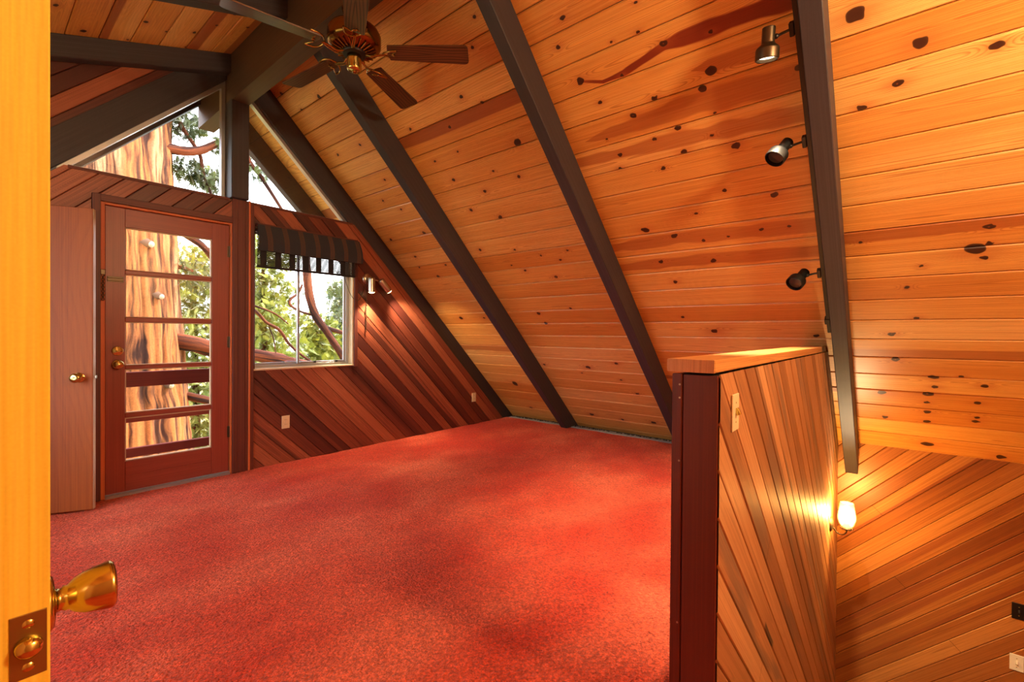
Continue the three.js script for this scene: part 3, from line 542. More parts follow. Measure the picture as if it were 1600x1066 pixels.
// ================================================================= DOORS THAT STAND OPEN
{
  const d = thing('door', 'honey plywood closet door standing ajar left of the glass door', 'door', [-0.927, 0, 0.219], S); d.name = 'door_2';
  d.rotation.y = Math.atan2(-0.455, 0.89);          // local -x runs back to the hinges
  part(d, 'panel', box(-0.43, 0, 0.012, 1.95, -0.034, 0, 'y', 0.003), M.ply);
  part(d, 'edge_strip', box(0.0005, 0.003, 0.014, 1.948, -0.033, -0.001, 'y', 0.0008), M.bead);
  part(d, 'door_knob', turned(lathe([[0.0001, 0], [0.03, 0], [0.031, 0.004], [0.012, 0.01], [0.011, 0.03], [0.026, 0.042], [0.03, 0.052], [0.025, 0.062], [0.012, 0.066], [0.0001, 0.064]], 28), [0, 0, 1], [-0.07, 0.866, 0]), M.brass);
  part(d, 'latch_bolt', box(0.003, 0.014, 0.857, 0.876, -0.024, -0.012, 'x', 0.002), M.nickel);
}
{
  const d = thing('door', 'open golden yellow door seen edge on with brass knob', 'door', [-1.405, 0, 3.54], S); d.name = 'door_3';
  part(d, 'panel', box(-0.036, 0, 0.012, 2.03, -0.74, 0, 'y', 0.0015), M.yellow);
  const lp = part(d, 'latch_plate', box(-0.0285, -0.0025, 0.826, 0.8895, -0.001, 0.0012, 'y', 0.0006), M.dullBrass);
  part(lp, 'latch_bolt', turned(lathe([[0.0105, 0], [0.0102, 0.004], [0.0088, 0.008], [0.0055, 0.0108], [0.0001, 0.012]], 24), [0.1, 0, 1], [-0.0155, 0.857, 0.001]), M.brass);
  for (const y of [0.879, 0.8365]) { const s = part(lp, 'screw', turned(lathe([[0.0001, 0.0018], [0.0028, 0.0015], [0.0045, 0]], 16), [0, 0, 1], [-0.0155, y, 0.0012]), M.brass); }
  const kp = [[0.0001, 0], [0.03, 0], [0.031, 0.003], [0.027, 0.007], [0.013, 0.009], [0.0115, 0.013], [0.0135, 0.016], [0.013, 0.019], [0.018, 0.024], [0.0222, 0.032], [0.0245, 0.042], [0.0265, 0.053], [0.0265, 0.056], [0.0245, 0.0585], [0.014, 0.0592], [0.0001, 0.0585]];
  part(d, 'door_knob', turned(lathe(kp, 40), [1, 0, 0], [0, 0.868, -0.06]), M.brass);
  part(d, 'door_knob', turned(lathe(kp, 40), [-1, 0, 0], [-0.036, 0.868, -0.06]), M.brass);
  const w = thing('wall', 'short wall stub that the golden yellow door hangs on', 'wall', [0, 0, 0], S); w.name = 'wall_stub';
  part(w, 'panel', slab([[-2.5, 0], [-1.45, 0], [-1.45, DY(-1.45) - 0.02], [-2.5, DY(-2.5) - 0.02]], 2.7, 2.795, AX.y, 0), M.drywall);
}

// ================================================================= CEILING FAN
{
  const Y = 2.8, Z = 1.75, f = thing('ceiling_fan', 'five bladed ceiling fan with walnut blades and brass motor under the ridge beam', 'ceiling fan', [0, Y, Z]);
  part(f, 'canopy', lathe([[0.0001, 0.243], [0.066, 0.243], [0.07, 0.232], [0.058, 0.2], [0.03, 0.185], [0.0001, 0.184]], 32), M.copper);
  part(f, 'downrod', new THREE.CylinderGeometry(0.014, 0.014, 0.08, 16).translate(0, 0.16, 0), M.brass);
  const mh = part(f, 'motor_housing', lathe([[0.0001, 0.142], [0.05, 0.142], [0.1, 0.134], [0.138, 0.116], [0.15, 0.092], [0.15, 0.042], [0.144, 0.028], [0.12, 0.012], [0.07, -0.004], [0.0001, -0.006]], 48), M.copper);
  for (let k = 0; k < 24; k++) {                     // vent ribs on the underside
    const a = k / 24 * 2 * Math.PI, g = box(0.072, 0.128, -0.004, 0.004, -0.0035, 0.0035, 'x', 0.0012); g.rotateZ(0.27); g.translate(0, -0.028, 0); g.rotateY(a); part(mh, 'vent_rib', g, M.antique);
  }
  part(f, 'flywheel', lathe([[0.0001, -0.006], [0.062, -0.006], [0.066, -0.014], [0.06, -0.026], [0.0001, -0.026]], 32), M.black);
  const sh = part(f, 'switch_housing', lathe([[0.0001, -0.026], [0.04, -0.026], [0.041, -0.05], [0.041, -0.1], [0.038, -0.108], [0.03, -0.114], [0.0001, -0.117]], 36), M.brass);
  part(sh, 'finial', lathe([[0.0001, -0.115], [0.012, -0.116], [0.012, -0.122], [0.0001, -0.125]], 20), M.antique);
  // blade outline: slim root, round-cornered wide tip
  const s = new THREE.Shape(); s.moveTo(0.2, -0.052); s.lineTo(0.63, -0.068); s.quadraticCurveTo(0.66, -0.068, 0.66, -0.04); s.lineTo(0.66, 0.04); s.quadraticCurveTo(0.66, 0.068, 0.63, 0.068); s.lineTo(0.2, 0.052); s.quadraticCurveTo(0.185, 0, 0.2, -0.052);
  const bg = new THREE.ExtrudeGeometry(s, { depth: 0.006, bevelEnabled: true, bevelThickness: 0.001, bevelSize: 0.001, bevelSegments: 1, curveSegments: 8 }); bg.rotateX(Math.PI / 2); bg.rotateX(-0.21);
  const blade = grainUV(bg, AX.x);
  const T = (p, r) => tube(p, [r], 6, 20);
  const iron = merge([T([[0.06, -0.016, 0], [0.1, -0.028, 0.004], [0.14, -0.02, 0.0], [0.175, -0.014, 0]], 0.006), T([[0.06, -0.016, 0.006], [0.1, -0.034, 0.014], [0.15, -0.024, 0.01], [0.18, -0.014, 0.004]], 0.004),
    T([[0.165, -0.012, 0], [0.18, -0.022, 0.03], [0.21, -0.028, 0.052], [0.255, -0.026, 0.058]], 0.0052), T([[0.165, -0.012, 0], [0.18, -0.004, -0.03], [0.21, -0.004, -0.052], [0.255, -0.006, -0.058]], 0.0052),
    T([[0.255, -0.026, 0.058], [0.235, -0.024, 0.032], [0.218, -0.02, 0.018], [0.235, -0.018, 0.006], [0.215, -0.016, 0], [0.235, -0.014, -0.008], [0.218, -0.011, -0.02], [0.235, -0.007, -0.034], [0.255, -0.006, -0.058]], 0.004)]);
  for (let k = 0; k < 5; k++) {
    const a = (48 + 72 * k) * D2R, q = new THREE.Quaternion().setFromAxisAngle(AX.y, -a);
    const b = part(f, 'blade', blade, M.blade); b.quaternion.copy(q);
    part(b, 'blade_iron', iron, M.antique);
  }
}

// ================================================================= LAMPS
// track on the rafter with three heads
{
  const z1 = 3.848, o = 0.142, pt = (x) => [x, roofY(x, o)];
  const tr = thing('light_track', 'black light track along the edge of the rafter', 'light track');
  const [ax, ay] = pt(0.55), [bx, by] = pt(2.2), L = Math.hypot(bx - ax, by - ay);
  const g = box(0, L, -0.017, 0.017, -0.02, 0, 'x', 0.002); g.rotateZ(-TH); g.translate(ax, ay, z1); part(tr, 'rail', g, M.black);
  const e = box(-0.02, 0.02, -0.02, 0.02, -0.03, 0, 'x', 0.003); e.rotateZ(-TH); e.translate(...pt(2.13), z1); part(tr, 'end_feed', e, M.black);
  const head = (x, dir, lit, label, mat) => {
    const [hx, hy] = pt(x), h = thing('track_light', label, 'track light', [hx, hy, z1 - 0.0215], { group: 'track lights on the rafter' });
    const ad = box(-0.028, 0.028, -0.014, 0.014, -0.02, 0, 'x', 0.003); ad.rotateZ(-TH); part(h, 'adapter', ad, M.black);
    part(h, 'arm', tube([[0, 0, -0.015], [0, -0.004, -0.045], [-0.004, -0.01, -0.066]], [0.006], 10, 12), M.black);
    part(h, 'knuckle', new THREE.SphereGeometry(0.011, 16, 12).translate(-0.004, -0.01, -0.07), M.black);
    const D = V3(...dir).normalize(), P = V3(-0.012, -0.012, -0.1);
    const prof = [[0.0001, -0.045], [0.024, -0.045], [0.027, -0.042], [0.027, 0.018], [0.03, 0.024], [0.046, 0.038], [0.049, 0.046], [0.049, 0.084], [0.046, 0.088], [0.043, 0.086], [0.041, 0.05], [0.02, 0.03], [0.0001, 0.028]];
    const sh = part(h, 'lamp_shade', turned(lathe(prof, 36), D.toArray(), P.toArray()), mat);
    const c = P.clone().addScaledVector(D, 0.062);
    part(sh, 'bulb', turned(lathe([[0.0001, -0.022], [0.016, -0.02], [0.034, 0.004], [0.036, 0.012], [0.0001, 0.017]], 24), D.toArray(), c.toArray()), lit ? bulbMat(0xfff0d0, 6) : std({ color: 0x3c3830, roughness: 0.3 }));
    if (lit) {
      const q = new THREE.SpotLight(0xffe6bc, 40, 0, 39 * D2R, 0.5, 2); q.position.copy(P.clone().addScaledVector(D, 0.092)); q.target.position.copy(P.clone().addScaledVector(D, 1.2)); q.castShadow = true; q.shadow.radius = 1.5; h.add(q, q.target);
    }
  };
  head(0.872, [0.22, -1, -0.1], true, 'lit bronze track light pointing down, topmost on the rafter', M.gunmetal);
  head(1.247, [-0.5, -0.7, -0.35], false, 'unlit black track light in the middle of the rafter track', M.black);
  head(1.85, [-0.62, -0.55, -0.3], false, 'unlit black track light lowest on the rafter track', M.black);
}
// double spotlight beside the window
{
  const f = thing('wall_spotlight', 'nickel wall lamp with two lit spot cylinders right of the window', 'wall lamp', [1.208, 1.716, 0]);
  part(f, 'wall_plate', turned(lathe([[0.0001, 0.024], [0.03, 0.022], [0.05, 0.012], [0.056, 0]], 32), [0, 0, 1], [0, 0, 0]), M.nickel);
  const cyl = [[0.0001, -0.06], [0.028, -0.06], [0.034, -0.054], [0.036, -0.04], [0.036, 0.088], [0.034, 0.09], [0.032, 0.086], [0.03, 0.05], [0.0001, 0.04]];
  for (const [P, dir, arm] of [[[-0.006, -0.05, 0.085], [0, -1, 0.02], [[0, 0, 0.02], [-0.003, -0.02, 0.045], [-0.006, -0.04, 0.07]]], [[0.14, -0.05, 0.085], [0.62, -0.72, 0.12], [[0.02, 0, 0.018], [0.06, -0.006, 0.04], [0.105, -0.02, 0.07]]]]) {
    const D = V3(...dir).normalize(), p = V3(...P);
    const h = part(f, 'lamp_head', turned(lathe(cyl, 32), D.toArray(), P), M.nickel);
    part(h, 'arm', tube(arm, [0.007], 8, 10), M.nickel);
    part(h, 'bulb', turned(lathe([[0.0001, 0.05], [0.02, 0.05], [0.0305, 0.078], [0.03, 0.092], [0.018, 0.1], [0.0001, 0.102]], 24), D.toArray(), P), bulbMat(0xffdf9e, 7));
    const q = new THREE.SpotLight(0xffe2b8, 6, 0, 46 * D2R, 0.7, 2); q.position.copy(p.clone().addScaledVector(D, 0.112)); q.target.position.copy(p.clone().addScaledVector(D, 1)); q.castShadow = true; q.shadow.radius = 1.5; f.add(q, q.target);
  }
  const links = []; for (let k = 0; k < 26; k++) { const g = new THREE.TorusGeometry(0.007, 0.0018, 5, 10); if (k % 2) g.rotateY(Math.PI / 2); g.scale(1, 1.3, 1); g.translate(-0.02 + 0.004 * Math.sin(k * 0.5), -0.2 - k * 0.0135, 0.012); links.push(g); }
  part(f, 'pull_chain', merge([tube([[-0.02, -0.02, 0.02], [-0.024, -0.1, 0.014], [-0.02, -0.2, 0.012]], [0.002], 6, 12), ...links]), M.gunmetal);
  part(f, 'cord', tube([[-0.03, -0.02, 0.012], [-0.07, -0.16, 0.018], [-0.12, -0.23, 0.02], [-0.18, -0.2, 0.02], [-0.225, -0.1, 0.005], [-0.24, 0, -0.03], [-0.245, 0.1, -0.045]], [0.0028], 6, 30), M.gunmetal);
}
// sconce on the stair side of the half wall
{
  const f = thing('wall_sconce', 'lit wall sconce with amber glass shade on the half wall boards', 'wall lamp', [2.81, -0.27, 3.801]);
  part(f, 'wall_plate', turned(lathe([[0.0001, 0.022], [0.025, 0.02], [0.052, 0.008], [0.056, 0]], 32), [0, 0, 1], [0, 0, 0]), M.gunmetal);
  part(f, 'arm', tube([[0, -0.02, 0.018], [0, -0.052, 0.04], [0.002, -0.06, 0.07], [0.003, -0.04, 0.096], [0.003, -0.012, 0.1]], [0.006], 10, 24), M.gunmetal);
  const C = [0.003, 0, 0.1];
  part(f, 'socket', lathe([[0.0001, -0.016], [0.03, -0.014], [0.034, -0.004], [0.02, 0.002], [0.016, 0.03], [0.0001, 0.03]], 24).translate(...C), M.gunmetal);
  const lks = []; for (let k = 0; k < 10; k++) { const a = k / 10 * 2 * Math.PI, g = new THREE.TorusGeometry(0.008, 0.002, 6, 10); g.rotateY(-a); g.translate(C[0] + 0.036 * Math.cos(a), C[1] - 0.006, C[2] + 0.036 * Math.sin(a)); lks.push(g); }
  part(f, 'gallery', merge(lks), M.gunmetal);
  part(f, 'glass_shade', lathe([[0.03, 0.004], [0.046, 0.02], [0.058, 0.06], [0.058, 0.08], [0.052, 0.13], [0.044, 0.185], [0.0425, 0.185], [0.0505, 0.13], [0.0562, 0.08], [0.0562, 0.06], [0.0445, 0.021], [0.03, 0.006]], 8).translate(...C), M.amber);
  part(f, 'bulb', lathe([[0.0001, 0.03], [0.014, 0.032], [0.016, 0.05], [0.029, 0.085], [0.027, 0.108], [0.015, 0.126], [0.0001, 0.13]], 24).translate(...C), bulbMat(0xffe8bc, 4));
  const q = new THREE.PointLight(0xffd8a0, 3.2, 0, 2); q.position.set(C[0], C[1] + 0.09, C[2]); q.castShadow = true; q.shadow.radius = 1.5; f.add(q);
}
// globe lamp on the landing ceiling behind the viewer
{
  const x = 0.12, z = 5.35, y = 2.36, f = thing('ceiling_lamp', 'round opal globe lamp hanging over the landing behind the viewer', 'ceiling lamp', [x, y, z]);
  part(f, 'rod', new THREE.CylinderGeometry(0.008, 0.008, roofY(x) - y - 0.1, 12).translate(0, 0.1 + (roofY(x) - y - 0.1) / 2, 0), M.brass);
  part(f, 'holder', lathe([[0.0001, 0.13], [0.045, 0.125], [0.05, 0.09], [0.0001, 0.09]], 24), M.brass);
  part(f, 'globe', new THREE.SphereGeometry(0.1, 32, 24), bulbMat(0xffe2bc, 3));
  const q = new THREE.PointLight(0xffdaa8, 14, 0, 2); q.castShadow = true; q.shadow.radius = 5; f.add(q);
}

// ================================================================= SMALL FIXTURES
function plate(name, label, cat, origin, U, N, kind, matP, extra = 0) {       // U runs along the plate's width
  const g = thing(name, label, cat, origin), m = new THREE.Matrix4().makeBasis(U, AX.y, N); g.quaternion.setFromRotationMatrix(m);
  const w = 0.07 + extra;
  part(g, 'cover_plate', box(-0.035, w - 0.035, -0.057, 0.057, 0, 0.006, 'y', 0.003), matP);
  if (kind === 'outlet') for (const y of [0.02, -0.02]) { const r = part(g, 'receptacle', box(-0.017, 0.017, y - 0.014, y + 0.014, 0.006, 0.008, 'y', 0.001), matP); part(r, 'slot', merge([box(-0.008, -0.006, y - 0.004, y + 0.006, 0.0078, 0.0085, 'y', 0.0002), box(0.006, 0.008, y - 0.004, y + 0.006, 0.0078, 0.0085, 'y', 0.0002)]), M.slot); }
  else for (let k = 0; k < (extra ? 2 : 1); k++) { const t = box(-0.005, 0.005, -0.011, 0.011, 0, 0.014, 'y', 0.002); t.rotateX(-0.4); t.translate(k * 0.046, 0, 0.004); part(g, 'toggle', t, kind === 'brass' ? M.brass : matP); }
  for (const y of kind === 'outlet' ? [0] : [0.03, -0.03]) part(g, 'screw', turned(lathe([[0.0001, 0.0015], [0.0035, 0]], 12), [0, 0, 1], [0, y, 0.006]), kind === 'outlet' ? M.nickel : M.dullBrass);
  return g;
}
plate('wall_outlet', 'ivory wall outlet below the window near the door post', 'outlet', [0.388, 0.3625, 0.001], AX.x, AX.z, 'outlet', M.ivory);
plate('wall_outlet', 'small ivory wall outlet in the far corner under the slope', 'outlet', [2.764, 0.345, 0.001], AX.x, AX.z, 'outlet', M.ivory);
plate('light_switch', 'ivory light switch on the half wall below its cap', 'light switch', [0.082, 0.93, 3.801], AX.x, AX.z, 'brass', M.ivory);
plate('light_switch', 'black switch plate on the stair wall boards', 'light switch', [3.339, -0.767, 4.857], AX.z, V3(-1, 0, 0).clone(), 'black', M.black, 0.046);
plate('light_switch', 'white light switch low on the stair wall boards', 'light switch', [3.339, -1.134, 4.85], AX.z, V3(-1, 0, 0).clone(), 'white', M.white);

// woven blind pulled up at the window
{
  const f = thing('woven_blind', 'dark woven reed blind with brown stripes rolled up at the window', 'blind', [0, 0, 0]);
  const x0 = 0.13, x1 = 1.1, reed = std({ color: 0x2b2f34, roughness: 0.7 }), yarn = std({ color: 0x6e4a34, roughness: 0.9 }), dark = std({ color: 0x1d1a1c, roughness: 0.8 });
  part(f, 'head_rail', box(x0, x1 - 0.03, 2.06, 2.085, 0.015, 0.05, 'x'), M.trim);
  // front fold: reeds lying on a bulging profile
  const prof = (t) => [2.07 - 0.215 * t, 0.055 + 0.035 * Math.sin(t * 2.6)];
  const reeds = []; for (let k = 0; k <= 44; k++) { const t = k / 44, [y, z] = prof(t); reeds.push(box(x0 - 0.004 + 0.0 * t, x1 - 0.02 + 0.03 * t, y - 0.0025, y + 0.0025, z - 0.002, z + 0.002, 'x', 0.001)); }
  part(f, 'valance_reeds', merge(reeds), reed).userData.kind = 'stuff';
  const bandX = []; for (let k = 0; k < 7; k++) bandX.push(x0 + 0.075 + k * 0.14);
  for (const bx of bandX) {
    const g = []; for (const dx of [-0.017, -0.006, 0.006, 0.017]) for (let k = 0; k < 22; k++) { const t = (k + 0.5) / 22, [y, z] = prof(t); g.push(box(bx + dx - 0.0035 + 0.02 * t, bx + dx + 0.0035 + 0.02 * t, y - 0.0032, y + 0.0032, z + 0.001, z + 0.0045, 'y', 0.001)); }
    part(f, 'yarn_stripe', merge(g), yarn);
  }
  // hanging layer behind with see-through gaps between its slats
  const slats = []; for (let k = 0; k < 26; k++) { const y = 2.05 - k * 0.0128; slats.push(box(x0 + 0.006, x1 - 0.055, y - 0.0052, y + 0.0052, 0.026, 0.03, 'x', 0.001)); }
  part(f, 'hanging_slats', merge(slats), dark).userData.kind = 'stuff';
  for (let k = 0; k < 8; k++) { const bx = x0 + 0.03 + k * 0.122, w = 0.052; const g = []; for (let j = 0; j < 26; j++) { const y = 2.05 - j * 0.0128 - 0.0064; g.push(box(bx, bx + w, y - 0.003, y + 0.003, 0.0265, 0.0295, 'x', 0.0008)); } part(f, 'woven_band', merge(g), dark); }
  part(f, 'bottom_bar', box(x0 + 0.004, x1 - 0.053, 1.712, 1.732, 0.022, 0.034, 'x', 0.003), dark);
}

// ================================================================= OUTSIDE
const outsideR = rng(2024);
// bark
{
  const W = 1024, H = 1024, d = new Uint8Array(W * H * 4);
  for (let j = 0; j < H; j++) for (let i = 0; i < W; i++) {
    const u = i / W * 3.2, v = j / H * 4, q = (j * W + i) * 4, w = (fbm(u * 3 + 5, v * 1.1) - 0.5) * 0.16 + (fbm(u * 11 + 2, v * 4) - 0.5) * 0.03;
    const rid = fbm((u + w) * 26, v * 1.1 + 3) * 0.6 + N2((u + w) * 64 + 9, v * 2.2) * 0.4, fi = N2((u + w) * 190, v * 9), big = fbm((u + w * 0.6) * 7 + 30, v * 0.6), gritty = N2(u * 260, v * 90);
    const t = clamp((rid - 0.27) * 2.6 + (fi - 0.5) * 0.5), A = [58, 28, 14], B = [180, 114, 68], C = [200, 116, 54], D = [196, 158, 116];
    for (let k = 0; k < 3; k++) { let c = mix(A[k], B[k], t); c = mix(c, C[k], sstep(0.5, 0.66, big) * 0.6 * t); c = mix(c, D[k], (1 - sstep(0.34, 0.46, big)) * 0.6 * t); d[q + k] = clamp(c * (0.9 + 0.2 * gritty), 0, 255); }
    d[q + 3] = 255;
  }
  const t = dataTex(d, W, H, true, THREE.MirroredRepeatWrapping); t.repeat.set(1 / 3.2, 1 / 4);
  M.bark = std({ map: t, roughness: 0.95 });
  M.limb = std({ map: t, roughness: 0.95, color: 0xb09080 });
}
let cedar;
const cx = -0.28, cz = -3.4;
const trunkR = (y) => 0.61 + 0.055 * Math.max(0, 3.65 - y) + 0.02 * Math.max(0, 0.6 - y) ** 2;
{
  const t = cedar = thing('cedar_tree', 'big old cedar trunk with shaggy orange bark right outside the glass door', 'tree', [cx, -3, cz]);
  const NR = 420, NH = 240, y0 = -3, y1 = 7, pos = [], uv = [], idx = [];
  const kn = [[0.149 - 0.42 + 0.27, 2.15], [0.36, 1.57], [0.46, 0.555], [0.1, 2.62], [0.3, 0.2]];
  for (let j = 0; j <= NH; j++) for (let i = 0; i <= NR; i++) {
    const y = mix(y0, y1, j / NH), a = i / NR * 2 * Math.PI, u = a * 0.5, w = (fbm(u * 3 + 5, y * 1.1) - 0.5) * 0.16;
    const ca = Math.cos(a), sa = Math.sin(a), seam = i === NR ? 0 : i; const us = seam / NR * 2 * Math.PI * 0.5;
    const rid = fbm((us + w) * 26, y * 1.1 + 3), fold = fbm((us + w * 0.6) * 6 + 30, y * 0.6);
    const r = trunkR(y) + (rid - 0.5) * 0.09 + (fold - 0.5) * 0.1;
    pos.push(r * ca, y + 3, r * sa); uv.push(u, y);
    if (j < NH && i < NR) { const q = j * (NR + 1) + i; idx.push(q, q + NR + 1, q + 1, q + 1, q + NR + 1, q + NR + 2); }
  }
  const g = new THREE.BufferGeometry(); g.setAttribute('position', new THREE.Float32BufferAttribute(pos, 3)); g.setAttribute('uv', new THREE.Float32BufferAttribute(uv, 2)); g.setIndex(idx); g.computeVertexNormals();
  part(t, 'trunk', g, M.bark);
  // broken branch stubs
  const stubEnd = std({ color: 0xc8b49c, roughness: 0.9 }), stubSide = std({ color: 0x6a5240, roughness: 0.95 });
  for (const [x, y, r] of [[-0.06, 2.22, 0.05], [0.042, 1.6, 0.045], [0.139, 0.51, 0.045]]) {
    const ang = Math.acos(clamp((x - cx) / trunkR(y), -1, 1)), p = [x - cx, y + 3, Math.sin(ang) * trunkR(y) - 0.02];
    const s = part(t, 'branch_stub', tube([p, [p[0] + 0.02, p[1] - 0.005, p[2] + 0.05], [p[0] + 0.045, p[1] - 0.02, p[2] + 0.1]], [r * 1.5, r, r * 0.75], 16, 12, 0.15, x * 9), stubSide);
    part(s, 'cut_end', turned(lathe([[0.0001, 0.012], [r * 0.5, 0.01], [r * 0.74, 0]], 16), [0.45, -0.25, 0.9], [p[0] + 0.045, p[1] - 0.02, p[2] + 0.1]), stubEnd);
  }
  // limbs
  const L = [
    [[[0, 1.1, -3.3], [.38, 1.02, -3.0], [.56, .98, -3.0], [.75, .92, -3.0], [1.31, .82, -3.0], [1.56, .76, -3.0], [1.8, .7, -3.0], [2.15, .61, -3.0], [3.18, .4, -3.0]], [.12, .1, .075, .05]],
    [[[0, 3.5, -3.2], [.2, 3.53, -3.1], [.44, 3.56, -3.1], [.6, 3.62, -3.1], [.74, 3.72, -3.1], [.97, 3.91, -3.1], [1.5, 4.2, -3.1]], [.07, .055, .045, .03]],
    [[[.2, .4, -3.3], [.52, .28, -3.1], [.65, .23, -3.1], [.82, .15, -3.1], [1.15, -.05, -3.1], [1.6, -.3, -3.1]], [.06, .05, .035]],
    [[[0.1, 2.12, -3.4], [.39, 2.04, -3.3], [.53, 2.01, -3.3], [.68, 1.93, -3.3], [.88, 1.82, -3.3], [1.3, 1.6, -3.3]], [.03, .022, .012]],
    [[[0.1, 2.75, -3.5], [.51, 2.56, -3.5], [.59, 2.5, -3.5], [.73, 2.41, -3.5], [.87, 2.25, -3.5], [1.03, 1.91, -3.5]], [.07, .05, .04]]];
  for (const [p, r] of L) part(t, 'limb', tube(p.map(([x, y, z]) => [x - cx, y + 3, z - cz]), r, 12, 60, 0.22, p[0][1]), M.limb);
}
// foliage: flat scaly sprays, many of them
const sprayGeo = (() => {
  const pos = [], add = (x, y, a, l, w) => { const dx = Math.cos(a), dy = Math.sin(a); pos.push(x - dy * w, y + dx * w, 0, x + dy * w, y - dx * w, 0, x + dx * l, y + dy * l, 0.004); };
  add(0, 0, Math.PI / 2, 1.0, 0.035); for (let k = 0; k < 5; k++) { const y = 0.1 + k * 0.16, l = 0.5 - k * 0.06; add(0, y, Math.PI / 2 - 0.75, l, 0.06); add(0, y, Math.PI / 2 + 0.75, l, 0.06); }
  const g = new THREE.BufferGeometry(); g.setAttribute('position', new THREE.Float32BufferAttribute(pos, 3)); g.computeVertexNormals(); return g;
})();
const leafMat = phy({ color: 0xffffff, roughness: 0.9, transmission: 0.35, thickness: 0, side: THREE.DoubleSide });
function foliage(parent, spots, cols, r) {          // spots: [x, y, z, radius, count, size, droop]
  const n = spots.reduce((s, p) => s + p[4], 0), im = new THREE.InstancedMesh(sprayGeo, leafMat, n), o = new THREE.Object3D(), c = new THREE.Color(); let k = 0;
  for (const [x, y, z, R, cnt, size, droop] of spots) for (let i = 0; i < cnt; i++) {
    const a = r() * 6.283, b = Math.acos(2 * r() - 1), q = R * Math.cbrt(r());
    o.position.set(x + q * Math.sin(b) * Math.cos(a), y + q * Math.cos(b) * 0.62, z + q * Math.sin(b) * Math.sin(a));
    o.rotation.set((r() - 0.5) * 1.6 + (droop ?? 1.6), r() * 6.283, (r() - 0.5) * 1.4); o.scale.setScalar(size * (0.55 + 0.8 * r())); o.updateMatrix(); im.setMatrixAt(k, o.matrix);
    const t = r(), u = r(); c.setRGB(mix(cols[0][0], cols[1][0], t) * (0.75 + 0.5 * u), mix(cols[0][1], cols[1][1], t) * (0.75 + 0.5 * u), mix(cols[0][2], cols[1][2], t) * (0.75 + 0.5 * u)); im.setColorAt(k, c); k++;
  }
  im.name = 'foliage'; im.userData.kind = 'stuff'; im.castShadow = im.receiveShadow = true; parent.add(im);
}
const GREEN = [[0.16, 0.21, 0.015], [0.46, 0.44, 0.05]], DGREEN = [[0.05, 0.08, 0.016], [0.14, 0.17, 0.024]];
// the curved bough and its twigs in front of the window
{
  const t = cedar, rel = (p) => p.map(([x, y, z]) => [x - cx, y + 3, z - cz]);
  part(t, 'limb', tube(rel([[3.0, -.6, -2.7], [2.8, 0.1, -2.65], [2.61, .43, -2.6], [2.43, .77, -2.6], [2.28, .99, -2.6], [2.14, 1.2, -2.6], [1.99, 1.39, -2.6], [1.88, 1.71, -2.6], [1.84, 2.06, -2.6], [1.82, 2.35, -2.6], [1.8, 3.0, -2.7], [1.4, 4.2, -2.9], [-.1, 5.6, -3.3]]), [.03, .05, .058, .058, .056, .06, .08], 12, 90, 0.15, 3), M.limb);
  for (const [p, r] of [[[[2.14, 1.24, -2.6], [2.43, 1.16, -2.6], [2.75, 1.14, -2.6], [3.2, 1.2, -2.6]], [.035, .03, .02]], [[[2.02, 1.41, -2.6], [1.9, 1.43, -2.6], [1.7, 1.49, -2.6], [1.58, 1.58, -2.6], [1.6, 1.64, -2.6], [1.71, 1.74, -2.6], [1.77, 1.87, -2.6]], [.018, .016, .02, .016]],
    [[[.85, 1.6, -2.5], [1.01, 1.52, -2.4], [1.07, 1.5, -2.4], [1.29, 1.42, -2.4], [1.48, 1.28, -2.4]], [.012, .014, .008]], [[[.85, 1.62, -2.5], [1.07, 1.42, -2.4], [1.19, 1.29, -2.4], [1.35, 1.2, -2.4], [1.49, 1.0, -2.4], [1.64, .86, -2.4], [2.0, .6, -2.4]], [.02, .022, .018, .014]], [[[1.22, 1.24, -2.4], [1.28, 1.07, -2.4], [1.31, .87, -2.4]], [.01, .006]],
    [[[1.8, 4.4, -3.0], [1.15, 3.74, -3.0], [1.38, 3.39, -3.0], [1.61, 3.07, -3.0], [1.74, 2.87, -3.0]], [.03, .035, .03, .02]], [[[.2, 4.5, -3.2], [.36, 4.12, -3.2], [.41, 3.93, -3.2], [.52, 3.76, -3.2], [.63, 3.59, -3.2], [.67, 3.36, -3.2], [.77, 3.07, -3.2]], [.03, .028, .025, .018]]]) part(t, 'branch', tube(rel(p), r, 8, 30, 0.15, p[0][0]), M.limb);
  foliage(t, [[2.62, 1.95, -2.9, 0.3, 120, 0.13, 2.2], [3.0, 1.5, -3.0, 0.4, 160, 0.13, 2.2], [0.45, 4.0, -3.3, 0.32, 260, 0.15, 2.3], [0.8, 3.35, -3.3, 0.3, 200, 0.15, 2.5], [0.5, 3.45, -3.4, 0.25, 110, 0.15, 2.5], [0.6, 1.95, -3.2, 0.35, 160, 0.12, 2.2], [1.0, 3.8, -3.2, 0.28, 150, 0.15, 2.4], [1.35, 3.55, -3.1, 0.2, 70, 0.14, 2.4]].map(([x, y, z, ...q]) => [x - cx, y + 3, z - cz, ...q]), DGREEN, outsideR);
}
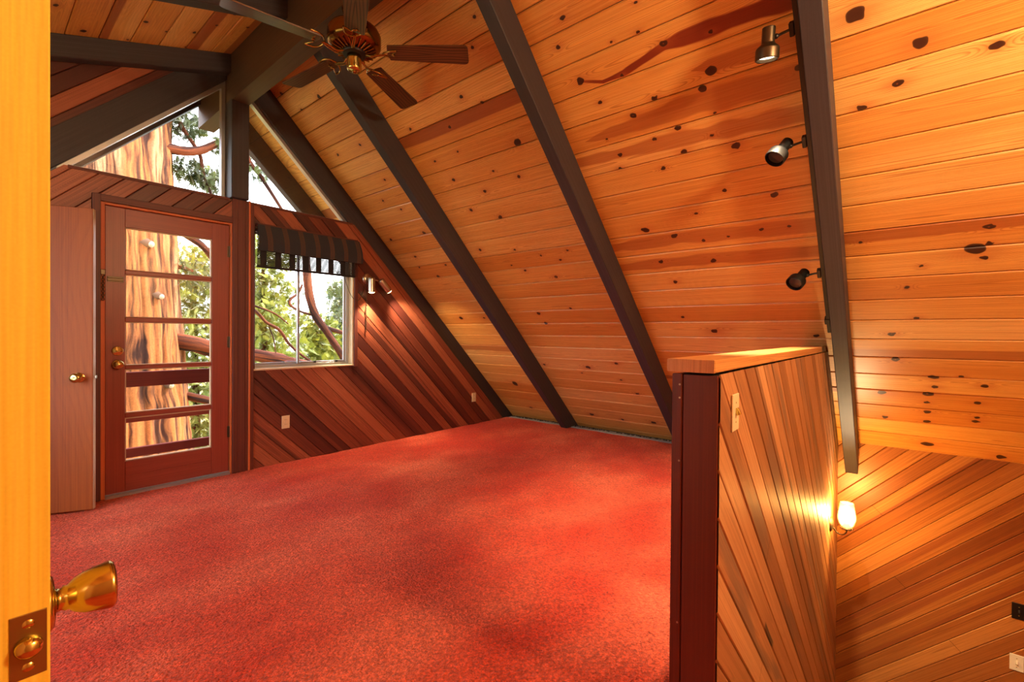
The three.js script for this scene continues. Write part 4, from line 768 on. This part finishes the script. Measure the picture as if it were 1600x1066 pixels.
// trees beyond
const TREES = [[2.95, -7, 7.3, 1.3, 'bright green tree filling the left half of the window'], [4.5, -7.6, 5.5, 1.2, 'green tree low in the right half of the window'], [3.9, -10, 6.3, 1.7, 'yellow green tree standing far behind the window'], [1.7, -7.4, 6.9, 1.2, 'leafy tree seen through the door just right of the trunk'], [6.0, -8.5, 6.4, 1.3, 'dark green tree at the right edge of the window'], [8.8, -13, 7.0, 2.6, 'tall tree farthest right beyond the window'], [-3.6, -7.5, 7.0, 2.0, 'green tree hidden mostly behind the cedar trunk']];
for (const [x, z, h, R, label] of TREES) {
  const t = thing('conifer', label, 'tree', [x, -4, z], { group: 'trees beyond the gable wall' });
  part(t, 'trunk', tube([[0, 0, 0], [0.05, h * 0.4, 0], [0, h, 0]], [0.12, 0.09, 0.03], 8, 20, 0.1, x), M.limb);
  const spots = []; for (let k = 0; k < 26; k++) { const f = 0.12 + 0.86 * k / 25, rr = R * (1.05 - 0.8 * f) + 0.1, a = k * 2.4; spots.push([Math.cos(a) * rr * 0.55, h * f, Math.sin(a) * rr * 0.55, 0.3 + rr * 0.45, 190, 0.24, 1.7]); }
  foliage(t, spots, label.includes('dark') ? DGREEN : GREEN, outsideR);
}
{
  const g = new THREE.PlaneGeometry(160, 160, 60, 60); g.rotateX(-Math.PI / 2); const p = g.attributes.position; for (let k = 0; k < p.count; k++) p.setY(k, -4 + (fbm(p.getX(k) * 0.12 + 90, p.getZ(k) * 0.12 + 90) - 0.5) * 1.2); g.computeVertexNormals();
  solo('ground', g, std({ color: 0xa89c68, roughness: 1 }), 'grassy ground far below the loft', 'ground', S);
}
// deck and its railing outside the door
{
  const rail = std({ map: M.door.map, roughness: 0.7, color: 0xe8c8b0 });
  const dk = thing('deck', 'narrow timber deck outside the glass door', 'deck', [0, 0, 0], S);
  for (let k = 0; k < 8; k++) part(dk, 'deck_board', box(-1.5, 1.0, -0.2, -0.165, -0.29 - k * 0.128, -0.17 - k * 0.128, 'x', 0.004), rail);
  const f = thing('deck_railing', 'brown wooden deck railing seen through the lower door panes', 'railing', [0, -0.165, -1.2]);
  for (const [y0, y1] of [[0.65, 0.788], [0.326, 0.405], [0.004, 0.09]]) part(f, 'rail', box(-1.5, 1.0, y0 + 0.165, y1 + 0.165, -0.02, 0.02, 'x', 0.004), rail);
  for (const x of [-1.46, 0.94]) part(f, 'railing_post', box(x, x + 0.09, -0.03, 1.0, -0.09, -0.021, 'y', 0.005), rail);
}

renderer.render(scene, camera);
